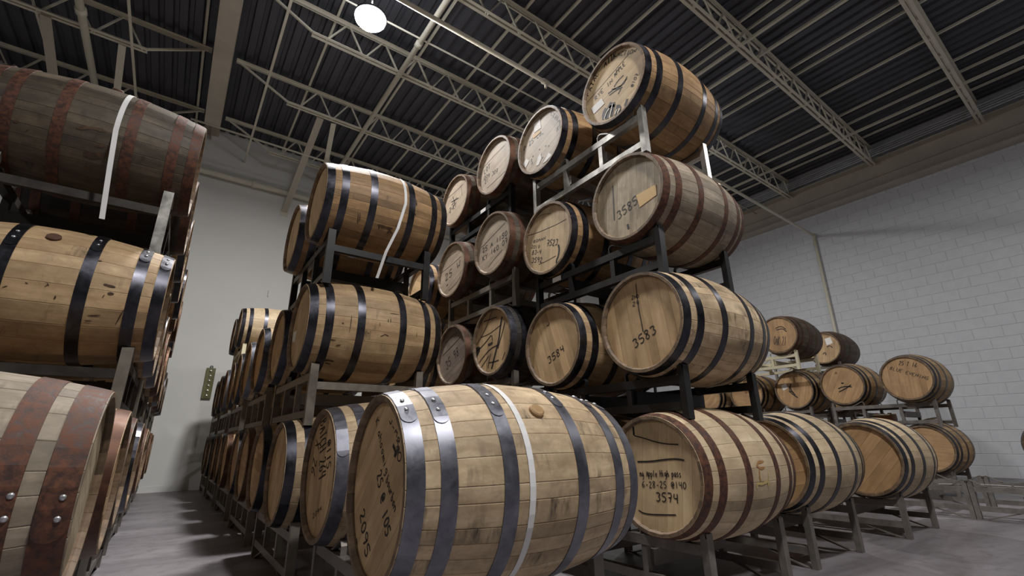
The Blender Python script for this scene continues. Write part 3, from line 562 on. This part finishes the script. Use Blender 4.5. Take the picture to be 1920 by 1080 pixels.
NB = 0
def barrel(key, xh, y, z, ax=1, kind='fresh', head='head_tan', hoop='hoop_steel', label='', yaw=0.0, roll=None, hang=None, lap=None, bung=None, rivets=False, hoopmats=None, wide=False):
    global NB; NB += 1
    rr = random.Random(NB * 13 + 5)
    lay = LAYOUTS[NB % 4]; hd = HEADS[(NB*3 + NB//4) % 4] if hang is None else HEADS[int(abs(hang)*10) % 4]
    rz = yaw + (0 if ax > 0 else PI)
    mx = xh + math.cos(yaw)*ax*BL/2; my = y + math.sin(yaw)*ax*BL/2
    root = empty('oak_barrel', (mx, my, z + H - RB), rz)
    tag(root, label, 'barrel', 'oak barrels lying on steel racks')
    roll = rr.uniform(0, 2*PI) if roll is None else roll
    for a, me in lay: link('stave', me, root, (0, 0, RB), (a + roll, 0, 0), MAT[kind])
    ha = rr.uniform(0, PI) if hang is None else hang
    for me in hd: link('head_board', me, root, (-BL/2 + .022, 0, RB), (ha, 0, 0), MAT[head])
    link('head', FULL, root, (BL/2 - .042, 0, RB), (0, 0, 0), MAT[head])
    base = rr.uniform(0, 2*PI) if lap is None else lap
    for i, me in enumerate(WIDE if wide else HOOPM if ax > 0 else HOOPF):
        a = base + (rr.uniform(-.12, .12) if lap is None else (0, .06, .03, -.12, -.25, -.3)[i])
        hm = hoopmats[i] if hoopmats else hoop
        h = link('hoop', me, root, (0, 0, RB), (a, 0, 0), MAT[hm])
        if rivets:
            sm = (HOOPS[i][0] + HOOPS[i][1])/2; R = rad(sm) + .0052
            for d in (.055, .105):
                t_ = -ax*d/R
                link('rivet', RIV, h, (sm - BL/2, R*math.cos(t_), R*math.sin(t_)), (t_ - PI/2, 0, 0), MAT['rivet_steel'])
    if bung:
        a, bm_ = bung[1], bung[2]; R = rad(bung[0])
        link('bung', BUNG, root, (bung[0] - BL/2, R*math.cos(a), RB + R*math.sin(a)), (a - PI/2, 0, 0), MAT[bm_])
    for pts, w, mt in STAINS.get(key, ()):
        sm = Ink()
        q = [pts[0]]
        for a_, b2 in zip(pts, pts[1:]): q += [(a_[0] + (b2[0] - a_[0])*f, a_[1] + (b2[1] - a_[1])*f) for f in (.33, .67, 1)]
        for i, (s, th) in enumerate(q):
            p0, p1 = q[max(i-1, 0)], q[min(i+1, len(q)-1)]; ds, dt = p1[0]-p0[0], (p1[1]-p0[1])*.32; l = math.hypot(ds, dt) or 1
            ww = w*(.35 if i in (0, len(q)-1) else rr.uniform(.7, 1.1))/2
            for k2 in (-1, 0, 1):
                s2 = s - dt/l*ww*k2; t2 = th + ds/l*ww*k2/.32; R = rad(s2) + .0012
                sm.v.append((s2 - BL/2, R*math.cos(t2), R*math.sin(t2)))
        sm.f = [(3*i+j, 3*i+j+1, 3*i+j+4, 3*i+j+3) for i in range(len(q)-1) for j in (0, 1)]
        link('stain', mesh('stain', sm.v, sm.f), root, (0, 0, RB), mat=MAT[{'d': 'stain_dark', 'b': 'stain_brown', 'y': 'stain_yellow'}[mt]])
    if key in MARKS:
        xs = -BL/2 + .022 - .0009
        for mk in MARKS[key]:
            ik = Ink(); nm, mt = 'lettering', 'ink_black'
            if mk[0] == 't': ik.text(mk[1], *mk[2:], xs, rr)
            elif mk[0] == 'l': ik.line(mk[1], mk[2], xs); nm = 'marker_line'
            elif mk[0] == 'w': ik.line(mk[1], mk[2], xs - .0021); nm, mt = 'label_scrap', 'paper_white'
            else:
                ik.quad(mk[1], xs - .0008)
                nm, mt = {'white': ('paper_label', 'paper_white'), 'tan': ('paper_label', 'paper_tan'), 'dark': ('torn_label', 'smear_dark')}[mk[2]]
            link(nm, mesh(nm, ik.v, ik.f), root, (0, 0, RB), mat=MAT[mt])
    return root

# ------------------------------------------------------------------ racks
def rack(xm, yc, zt, zb, mat, label, floor=False, yaw=0.0, tagpos=None, rails=None, front=False):
    """two-barrel steel rack: xm barrel mid x, yc the two barrel centre y, zt rail top, zb lower rail bottom (camera heights)"""
    c0, c1 = yc; ym = (c0 + c1)/2; y0, y1 = c0 - .185, c1 + .185
    root = empty('barrel_rack', (xm, ym, zb + H - (.05 if not floor else 0)), yaw)
    tag(root, label, 'rack', 'steel two-barrel racks')
    zo = zb - .05 if not floor else zb
    def P_(mb, n, sm=False): return mb.build(n, MAT[rails if rails and n in ('top_rail', 'lower_rail', 'cross_bar', 'upright') else mat], root, (0, -ym, -zo), sm)
    zl = zb if not floor else zb + .075          # underside of the lower rail
    for sx in (-.345, .345):
        P_(MB().box((sx - .019, y0 + .02, zt - .046), (sx + .019, y1 - .02, zt)), 'top_rail')
        P_(MB().box((sx - .019, y0 + .02, zl), (sx + .019, y1 - .02, zl + .042)), 'lower_rail')
        for ye, s in ((y0, 1), (y1, -1)):
            zlow = zb - .045 if not floor else zb
            P_(MB().box((sx - .024, ye, zlow), (sx + .024, ye + s*.036, zt + .05)), 'end_post')
            P_(MB().sweep([(sx, ye + s*.004, zt + .03), (sx, ye + s*.006, zt + .05), (sx, ye + s*.02, zt + .057), (sx, ye + s*.045, zt + .045), (sx, ye + s*.10, zt + .012), (sx, ye + s*.13, zt + .003)], [(-.024, -.003), (.024, -.003), (.024, .003), (-.024, .003)], (1, 0, 0)), 'cradle')
            if floor: pts = [(sx, ye + s*.03, zb + .004), (sx, ye + s*.07, zb + .004), (sx, ye + s*.10, zb + .012), (sx, ye + s*.30, zl)]
            else: pts = [(sx, ye + s*.01, zb - .042), (sx, ye + s*.05, zb - .03), (sx, ye + s*.11, zb - .004)]
            P_(MB().sweep(pts, [(-.015, -.004), (.015, -.004), (.015, .004), (-.015, .004)], (1, 0, 0)), 'foot_bar')
        for cy, s in ((c0 + .19, -1), (c1 - .19, 1)):
            P_(MB().box((sx - .017, cy - .017, zl + .042), (sx + .017, cy + .017, zt - .046)), 'upright')
            P_(MB().sweep([(sx, cy - s*.02, zt), (sx, cy - s*.022, zt + .035), (sx, cy - s*.012, zt + .05), (sx, cy + s*.01, zt + .052), (sx, cy + s*.04, zt + .036), (sx, cy + s*.09, zt + .01), (sx, cy + s*.12, zt + .003)], [(-.012, -.004), (.012, -.004), (.012, .004), (-.012, .004)], (1, 0, 0)), 'cradle')
    zm = (zt - .046 + zl + .042)/2
    for ye in (c0 + .19, c1 - .19):              # fork tubes that tie the two frames together
        P_(MB().box((-.328, ye - .03, zm - .036), (.328, ye + .03, zm + .036)), 'cross_bar')
    if front: P_(MB().box((-.322, y0 + .004, zt - .10), (.322, y0 + .034, zt - .055)), 'cross_bar')
    if tagpos is not None:
        o = MB().box((-.345 - .021, ym + tagpos - .045, zt - .042), (-.345 - .0188, ym + tagpos + .045, zt - .006)).build('paper_label', MAT['paper_white'], root, (0, -ym, -zo))
    return root

# ------------------------------------------------------------------ row A: left of the aisle (heads face +x)
D = math.radians
def nth(i): return ORD[i]
R_A = [('a1', -.12), ('a2', .71), ('a3', 1.62)]
mix = ['fresh', 'amber', 'pale', 'fresh', 'grey', 'amber', 'fresh', 'pale', 'scuffed']
hmix = ['hoop_steel', 'hoop_steel', 'hoop_rust', 'hoop_steel', 'hoop_brown', 'hoop_steel', 'hoop_galvanized', 'hoop_steel', 'hoop_brown']
TN = {1: 'bottom', 2: 'middle', 3: 'third', 4: 'top'}
def fill(prefix, x, ys, z, ax, tier, rowname, start, seed, head='head_tan', kinds=None, hoops=None):
    for i, y in enumerate(ys):
        n = start + i; k = (kinds or mix)[(n + seed) % len(kinds or mix)]; h = (hoops or hmix)[(n*2 + seed) % len(hoops or hmix)]
        barrel(f'{prefix}{n}', x + random.uniform(-.015, .015), y, z, ax, 'oak_' + k, head, h,
               f'oak barrel, {nth(n)} from the front, {TN[tier]} tier of {rowname}')
LA = 'left row'
barrel('a1_0', -.15, 1.95, -.12, -1, 'oak_grey', 'head_grey', 'hoop_rust', 'huge weathered barrel with two wide rusty hoops at the lower left corner', wide=True, lap=D(-21), rivets=True)
fill('a1_', -.13, [2.72 + .757*i for i in range(10)], -.14, -1, 1, LA, 1, 2, hoops=['hoop_rust', 'hoop_galvanized', 'hoop_steel', 'hoop_brown', 'hoop_brown', 'hoop_steel'])
barrel('a2_0', -.12, 3.1, .71, -1, 'oak_fresh', 'head_pale', 'hoop_steel', 'tan barrel with black hoops and dark bung in the middle of the left stack', lap=D(31), rivets=True, bung=(.463, D(40.6), 'bung_brown'), roll=.4)
fill('a2_', -.12, [3.86 + .757*i for i in range(8)], .71, -1, 2, LA, 1, 5)
barrel('a3_0', -.12, 3.18, 1.62, -1, 'oak_weathered', 'head_pale', 'hoop_rust', 'dark weathered barrel with rusty hoops and a white band at upper left', lap=D(72), rivets=True, bung=(.44, D(64), 'bung_brown'))
barrel('a3_1', -.12, 3.94, 1.62, -1, 'oak_black', 'head_grey', 'hoop_brown', 'barrel with shade put into its dark wood, second from the front, third tier of left row')  # black wood stands in for the shade behind the front barrel
fill('a3_', -.12, [4.697 + .757*i for i in range(7)], 1.62, -1, 3, LA, 2, 1)
def row_racks(xm, pairs, zts, zbs, mats, label, floor=False):
    for i, (pr, zt, zb, mt) in enumerate(zip(pairs, zts, zbs, mats)):
        rack(xm, pr, zt, zb, mt, label.format(nth(i)), floor, rails='rack_shaded' if xm < 0 and not floor else None, front=(i == 0 and not floor))
def pairs_of(ys): return [(ys[i], ys[i+1] if i + 1 < len(ys) else ys[i] + .757) for i in range(0, len(ys), 2)]
OFF = .305
xa = -.12 - BL/2
row_racks(xa, pairs_of([1.95] + [2.72 + .757*i for i in range(10)]), [-.445]*6, [-H]*6, ['rack_dark']*6, '{} floor rack from the front under the left row', True)
row_racks(xa, pairs_of([3.1] + [3.86 + .757*i for i in range(8)]), [.71-OFF]*5, [-.14+OFF]*5, ['rack_grey']*5, '{} grey rack from the front under the middle tier of the left row')
row_racks(xa, pairs_of([3.18] + [3.94 + .757*i for i in range(8)]), [1.62-OFF]*5, [.71+OFF]*5, ['rack_galvanized'] + ['rack_grey']*4, '{} rack from the front under the highest tier of the left row')

# ------------------------------------------------------------------ row 1: right of the aisle, first row
L1 = 'row right of the aisle'
z = -.145
barrel('2095', .551, 1.509, -.135, 1, 'oak_scuffed', 'head_tan', 'hoop_galvanized', 'large nearest barrel marked 2095 with grey hoops, bung and white band', yaw=-.04, hang=.83, lap=D(140), rivets=True, bung=(.46, D(138), 'bung_wood'), roll=.1)
barrel('r1t1b', .585, 2.316, -.135, 1, 'oak_scuffed', 'head_tan', 'hoop_galvanized', 'barrel with a column of black handwriting, directly behind the one marked 2095', hang=.06)
barrel('r1t1c', .557, 3.144, -.165, 1, 'oak_scuffed', 'head_tan', 'hoop_steel', 'third barrel back along the aisle floor, a crumpled black wrap on its hoop', hang=.3)
fill('r1t1_', .57, [3.9 + .757*i for i in range(8)], -.165, 1, 1, L1, 3, 3, hoops=['hoop_steel', 'hoop_steel', 'hoop_steel', 'hoop_brown'])
barrel('r1t2a', .575, 3.143, .71, 1, 'oak_fresh', 'head_pale', 'hoop_steel', 'clean tan barrel with black hoops and a small label, middle of the centre-left stack', roll=.9)
barrel('r1t2b', .576, 3.901, .71, 1, 'oak_fresh', 'head_pale', 'hoop_steel', 'barrel with a dark smudge on its head, behind the clean tan centre-left one')
fill('r1t2_', .57, [4.66 + .757*i for i in range(7)], .71, 1, 2, L1, 2, 4, hoops=['hoop_steel', 'hoop_galvanized', 'hoop_steel'])
barrel('r1t3a', .574, 3.116, 1.604, 1, 'oak_amber', 'head_pale', 'hoop_steel', 'amber barrel with a white band on top of the centre-left stack', roll=.2)
barrel('r1t3b', .564, 3.852, 1.604, 1, 'oak_amber', 'head_pale', 'hoop_steel', 'pale headed barrel half hidden behind the amber one atop the centre-left stack')
barrel('r1t3e', .6, 7.60, 1.602, 1, 'oak_pale', 'head_tan', 'hoop_steel', 'small far barrel side-on, alone above the aisle row near the back wall')
barrel('r1t3f', .6, 8.33, 1.602, 1, 'oak_pale', 'head_tan', 'hoop_steel', 'farthest upper barrel, a sliver against the back wall')
x1 = .57 + BL/2
rack(x1, (1.53, 2.316), -.135-OFF, -H, 'rack_dark', 'floor rack under the barrel marked 2095', True, -.02)
row_racks(x1, pairs_of([3.144] + [3.9 + .757*i for i in range(8)]), [-.165-OFF]*5, [-H]*5, ['rack_grey']*5, '{} tan-grey floor rack along the right side of the aisle, behind the 2095 rack', True)
row_racks(x1, pairs_of([3.143, 3.901] + [4.66 + .757*i for i in range(7)]), [.71-OFF]*5, [-.165+OFF]*5, ['rack_grey']*5, '{} tan-grey rack from the front under the middle tier right of the aisle')
rack(x1, (3.116, 3.852), 1.604-OFF, .71+OFF, 'rack_black', 'black rack under the two barrels atop the centre-left stack', front=True)
rack(x1 + .03, (7.60, 8.33), 1.602-OFF, .71+OFF, 'rack_cream', 'pale rack under the two far barrels near the back wall')

# ------------------------------------------------------------------ row 2: the tall centre stack
L2 = 'tall centre row'
barrel('3574', 1.995, 1.574, -.173, 1, 'oak_pale', 'head_pale', 'hoop_rust', 'pale barrel marked 3574 with rusty hoops at the foot of the centre stack', hang=.14, hoopmats=['hoop_rust']*6, roll=.5)
fill('r2t1_', 2.02, [2.33, 3.06, 3.8, 4.56], -.173, 1, 1, L2, 1, 0)
barrel('3583', 2.023, 1.582, .614, 1, 'oak_scuffed', 'head_tan', 'hoop_steel', 'barrel marked 3583 with black hoops, second from the floor in the centre stack', hang=-.109, roll=.3)
barrel('3584', 2.022, 2.331, .614, 1, 'oak_fresh', 'head_tan', 'hoop_steel', 'barrel marked 3584, left of the one marked 3583', hang=-.316)
barrel('r2t2c', 2.01, 3.059, .767, 1, 'oak_black', 'head_tan', 'hoop_steel', 'blackened barrel with scorched scribbled head, left of 3584', hang=.1)
barrel('r2t2d', 2.046, 3.801, .767, 1, 'oak_weathered', 'head_dull', 'hoop_brown', 'dull mauve-headed barrel left of the blackened one', hang=1.2)
fill('r2t2_', 2.03, [4.56, 5.31], .767, 1, 2, L2, 4, 2)
barrel('3585', 2.065, 1.622, 1.431, 1, 'oak_grey', 'head_grey', 'hoop_rust', 'grey weathered barrel marked 3585 with brown hoops and a tan tag', hang=.105, roll=.7)
barrel('3523', 2.052, 2.375, 1.431, 1, 'oak_amber', 'head_pale', 'hoop_steel', 'barrel marked 7523 with black hoops and a dark drip, left of 3585', hang=.077)
barrel('r2t3c', 1.995, 3.03, 1.615, 1, 'oak_weathered', 'head_white', 'hoop_brown', 'pale headed barrel with brown hoops and slanted writing, left of 7523', hang=1.317)
barrel('r2t3d', 2.014, 3.793, 1.615, 1, 'oak_weathered', 'head_white', 'hoop_brown', 'pale headed barrel with faint ruled lines above a grey rack, leftmost of the third tier', hang=1.2)
fill('r2t3_', 2.02, [4.55, 5.3], 1.615, 1, 3, L2, 4, 6)
barrel('fatal', 2.047, 1.625, 2.289, 1, 'oak_amber', 'head_pale', 'hoop_steel', 'topmost barrel, FATAL ATTRACTION written round its head', hang=1.293, roll=1.1)
barrel('r2t4b', 2.027, 2.385, 2.289, 1, 'oak_amber', 'head_white', 'hoop_steel', 'top tier barrel with torn white labels, next left of the topmost', hang=1.25)
barrel('r2t4c', 2.035, 3.066, 2.428, 1, 'oak_weathered', 'head_white', 'hoop_brown', 'top tier barrel with brown hoops and faint numbers, third from the right', hang=1.3)
barrel('r2t4d', 2.059, 3.843, 2.428, 1, 'oak_weathered', 'head_white', 'hoop_brown', 'leftmost top tier barrel with a dark cross on its pale head', hang=1.3)
x2 = 2.03 + BL/2
rack(x2, (1.574, 2.33), -.173-OFF, -H, 'rack_dark', 'grey floor rack under the barrel marked 3574', True)
rack(x2, (3.06, 3.8), -.173-OFF, -H, 'rack_dark', 'second grey floor rack back under the tall centre row', True)
rack(x2, (1.582, 2.331), .614-OFF, -.173+OFF, 'rack_black', 'black rack under the barrels marked 3583 and 3584')
rack(x2, (3.059, 3.801), .767-OFF, -.173+OFF, 'rack_grey', 'grey rack under the blackened barrel')
rack(x2, (4.56, 5.31), .767-OFF, -.173+OFF, 'rack_grey', 'third rack back under the second tier of the tall centre row')
rack(x2, (1.622, 2.391), 1.431-OFF, .614+OFF, 'rack_black', 'black rack with a white sticker under the barrel marked 3585', tagpos=.33)
rack(x2, (3.03, 3.793), 1.615-OFF, .767+OFF, 'rack_grey', 'tan-grey rack between the blackened barrel and the brown hooped barrels')
rack(x2, (4.55, 5.3), 1.615-OFF, .767+OFF, 'rack_grey', 'third rack back under the third tier of the tall centre row')
rack(x2, (1.64, 2.385), 2.289-OFF, 1.431+OFF, 'rack_galvanized', 'bright bare steel rack under the topmost barrel')
rack(x2, (3.066, 3.82), 2.428-OFF, 1.615+OFF, 'rack_black', 'black rack with a white sticker under the left pair of the top tier', tagpos=-.1)

# ------------------------------------------------------------------ rows 3 to 7 on the right
barrel('r3t1', 3.22, 1.64, -.17, 1, 'oak_pale', 'head_brown', 'hoop_steel', 'pale barrel with dark hoops right of the one marked 3574', roll=.2)
barrel('r3t1b', 3.22, 2.40, -.17, 1, 'oak_pale', 'head_brown', 'hoop_steel', 'barrel hidden behind the pale dark-hooped one on the right')
barrel('r4t1', 4.68, 1.568, -.19, 1, 'oak_pale', 'head_brown', 'hoop_steel', 'barrel with a plain brown head and black hoops, fourth along the floor')
barrel('r4t1b', 4.68, 2.33, -.19, 1, 'oak_pale', 'head_brown', 'hoop_steel', 'barrel behind the plain brown-headed floor barrel')
barrel('r5t1', 7.834, 1.888, -.178, 1, 'oak_tan', 'head_brown', 'hoop_steel', 'floor barrel farthest right, close to the block wall')
fill('r5t1_', 7.84, [2.64, 3.4, 4.16], -.178, 1, 1, 'row beside block wall', 1, 1, 'head_brown')
barrel('r5t2a', 7.634, 1.846, .69, 1, 'oak_tan', 'head_brown', 'hoop_steel', 'brown-headed barrel with faint blue writing, highest at the right', hang=.05)
barrel('r5t2b', 7.821, 2.642, .69, 1, 'oak_tan', 'head_brown', 'hoop_steel', 'brown-headed barrel with a black winged brand at its middle', hang=.5)
barrel('r5t2c', 7.86, 3.32, .68, 1, 'oak_tan', 'head_brown', 'hoop_steel', 'brown-headed barrel with a white label and black brand', hang=.3)
fill('r5t2_', 7.85, [4.07, 4.82], .68, 1, 2, 'row beside block wall', 3, 1, 'head_brown', kinds=['amber', 'fresh'], hoops=['hoop_steel'])
barrel('t3A', 7.39, 3.187, 1.48, 1, 'oak_weathered', 'head_brown', 'hoop_brown', 'dark sided barrel with a faded brand, on the cream rack', hang=.02)
barrel('t3B', 9.247, 3.285, 1.482, 1, 'oak_weathered', 'head_tan', 'hoop_brown', 'far barrel with a white label at the top right of its group', hang=.2)
barrel('r7t1', 9.40, .96, -.18, 1, 'oak_tan', 'head_brown', 'hoop_steel', 'barrel cut off by the right edge of the picture')
barrel('r7t1b', 9.30, 3.3, -.18, 1, 'oak_amber', 'head_brown', 'hoop_steel', 'lowest barrel of the hidden row against the block wall')
barrel('r7t2b', 9.30, 3.3, .66, 1, 'oak_amber', 'head_brown', 'hoop_steel', 'second barrel of the hidden row against the block wall')
rack(3.22 + BL/2, (1.64, 2.40), -.17-OFF, -H, 'rack_dark', 'floor rack under the pale dark-hooped barrel', True)
rack(4.68 + BL/2, (1.568, 2.33), -.19-OFF, -H, 'rack_dark', 'floor rack under the plain brown-headed barrel', True)
x6 = 6.22 + BL/2
rack(x6, (1.48, 2.25), -.48, -H, 'rack_dark', 'empty floor rack right of the plain brown-headed barrel', True)
rack(x6, (.325, 1.105), -.48, -H, 'rack_dark', 'nearer empty floor rack at the right edge', True)
x5 = 7.84 + BL/2
rack(x5, (1.888, 2.64), -.178-OFF, -H, 'rack_dark', 'floor rack under the barrel nearest the block wall', True)
rack(x5, (3.4, 4.16), -.178-OFF, -H, 'rack_dark', 'second floor rack back in the row beside the block wall', True)
rack(x5 - .1, (1.846, 2.642), .69-OFF, -.178+OFF, 'rack_dark', 'grey rack under the barrel with faint blue writing')
rack(x5, (3.32, 4.07), .68-OFF, -.178+OFF, 'rack_dark', 'grey rack under the barrel with white label and black brand')
rack(7.39 + BL/2, (3.187, 3.94), 1.48-OFF, .68+OFF, 'rack_cream', 'cream rack under the dark sided far barrel')
rack(9.27 + BL/2, (3.285, 4.04), 1.482-OFF, .66+OFF, 'rack_grey', 'grey rack under the far barrel with a white label')
rack(9.30 + BL/2, (3.3, 4.05), .66-OFF, -.18+OFF, 'rack_dark', 'second rack of the hidden row against the block wall')
rack(9.30 + BL/2, (3.3, 4.05), -.18-OFF, -H, 'rack_dark', 'floor rack of the hidden row against the block wall', True)
rack(9.40 + BL/2, (.17, .93), -.18-OFF, -H, 'rack_dark', 'floor rack cut off by the right edge', True)

# ------------------------------------------------------------------ straps
def strap(name, label, pts_n, w, loc):
    root = empty(name, loc); mb = MB()
    n0 = 0
    for (p, nrm) in pts_n:
        p = Vector(p) - Vector(loc); nrm = Vector(nrm)
        for sx, h in ((-w/2, 0), (w/2, 0), (w/2, .0015), (-w/2, .0015)):
            q = p + Vector((sx, 0, 0)) + nrm*h; mb.v.append(tuple(q))
    for i in range(len(pts_n) - 1):
        for j in range(4): mb.f.append((4*i + j, 4*i + (j+1) % 4, 4*i + 4 + (j+1) % 4, 4*i + 4 + j))
    mb.f += [(0, 3, 2, 1), tuple(4*(len(pts_n) - 1) + j for j in range(4))]
    mb.build('band', MAT['strap_white'], root); tag(root, label, 'strap', 'white plastic bands'); return root
def arc(xc, yc, zc, R, a0, a1, n=30, drift=0.0):
    out = []
    for i in range(n + 1):
        a = a0 + (a1 - a0)*i/n; out.append(((xc + drift*i/n, yc - R*math.cos(a), zc + H + R*math.sin(a)), (0, -math.cos(a), math.sin(a))))
    return out
strap('white_strap', 'white plastic band over the large barrel marked 2095', arc(.551 + .364, 1.509 - .0146, -.135, rad(.364) + .001, D(125), D(-72)), .022, (.915, 1.2, H))
a = arc(.574 + .53, 3.116, 1.604, rad(.53) + .001, D(110), D(0), 24); y_, z_ = a[-1][0][1], a[-1][0][2]
a += [((1.06, y_ - .0, 1.40 + H), (0, -1, 0)), ((1.0, y_ + .03, 1.22 + H), (0, -1, 0)), ((.97, y_ + .08, 1.04 + H), (0, -1, 0))]
strap('white_strap', 'white plastic band hanging from the amber barrel atop the centre-left stack', a, .02, (1.1, 2.8, 1.604 + H))
a = arc(-.12 - .368, 3.18, 1.62, rad(.368) + .001, D(100), D(-8), 24); y_, z_ = a[-1][0][1], a[-1][0][2]
a += [((-.47, y_ + .01, 1.36 + H), (0, -1, 0)), ((-.445, y_ + .03, 1.08 + H), (0, -1, 0))]
strap('white_strap', 'white plastic band hanging from the weathered barrel at upper left', a, .022, (-.49, 2.85, 1.62 + H))
strap('white_strap', 'loose pale band lying over the empty rack at the right edge', [((6.3, 1.5, -.472 + H), (0, 0, 1)), ((6.35, 1.2, -.46 + H), (0, 0, 1)), ((6.5, .95, -.475 + H), (0, 0, 1)), ((6.6, .7, -.475 + H), (0, 0, 1))], .02, (6.4, 1.1, -.475 + H))

# ------------------------------------------------------------------ small things
r = empty('olive_plaque', (.495, Y1 - .02, .79 + H)); tag(r, 'olive panel with a column of shiny domes hung on the back wall', 'panel')
MB().box((-.073, -.03, 0), (.073, .019, .555)).build('panel', MAT['olive_paint'], r)
for k in range(6): MB().lathe([(0, -.052), (.014, -.05), (.026, -.042), (.032, -.03)], 14, 'y').build('dome', MAT['dome_steel'], r, (0, 0, .05 + .09*k), True)
MB().tube([(.022*math.cos(i*PI/6), -.005, 0.578 + .022*math.sin(i*PI/6)) for i in range(13)], .006, 6, (0, 1, 0)).build('hanging_ring', MAT['hoop_steel'], r)
r = empty('wall_hook', (1.233, Y1 - .005, 2.95 + H)); tag(r, 'tiny pale hook on the back wall above the far barrels', 'hook')
MB().tube([(0, 0, .06), (0, -.03, .06), (0, -.03, -.06)], .008, 6).build('hook', MAT['steel_cream'], r)
r = empty('cardboard_box', (8.35, 2.42, .150 + H), .15); tag(r, 'open cardboard box of red-brown stuff on a barrel beside the block wall', 'box')
MB().box((-.24, -.15, 0), (.24, .15, .008)).build('base', MAT['carton_brown'], r)
for a, b_ in (((-.24, -.15, .008), (.24, -.142, .12)), ((-.24, .142, .008), (.24, .15, .12)), ((-.24, -.142, .008), (-.232, .142, .12)), ((.232, -.142, .008), (.24, .142, .12))):
    MB().box(a, b_).build('side', MAT['carton_brown'], r)
mb = MB(); mb.bar((.0, .15, .12), (.0, .27, .17), .46, .006, (1, 0, 0)); mb.build('flap', MAT['carton_pale'], r)
mb = MB(); mb.bar((-.24, 0, .12), (-.38, 0, .10), .28, .006, (0, 1, 0)); mb.build('flap', MAT['carton_pale'], r)
mb = MB(); mb.bar((.24, 0, .12), (.36, 0, .14), .28, .006, (0, 1, 0)); mb.build('flap', MAT['carton_pale'], r)
mb = MB(); rr = random.Random(3)
for i in range(14):
    cx, cy = rr.uniform(-.2, .2), rr.uniform(-.12, .12); mb.box((cx - .03, cy - .02, .01), (cx + .03, cy + .02, rr.uniform(.08, .15)))
o = mb.build('contents', MAT['contents_red'], r); o['kind'] = 'stuff'
o = MB().bar((0, 0, 0), (.30, -.1, .04), .08, .016).build('pale_board', MAT['carton_pale'], None, (8.15, 1.93, .166 + H)); tag(o, 'short pale board lying on the barrel in front of the cardboard box', 'board')
r = empty('plastic_cup', (8.45, 3.4, .152 + H)); tag(r, 'small orange plastic cup on a far barrel under the racks', 'cup')
MB().lathe([(0, 0), (.05, 0), (.065, .14), (.068, .145), (.062, .14), (.046, .006), (0, .006)], 18).build('cup_wall', MAT['cup_orange'], r, smooth=True)
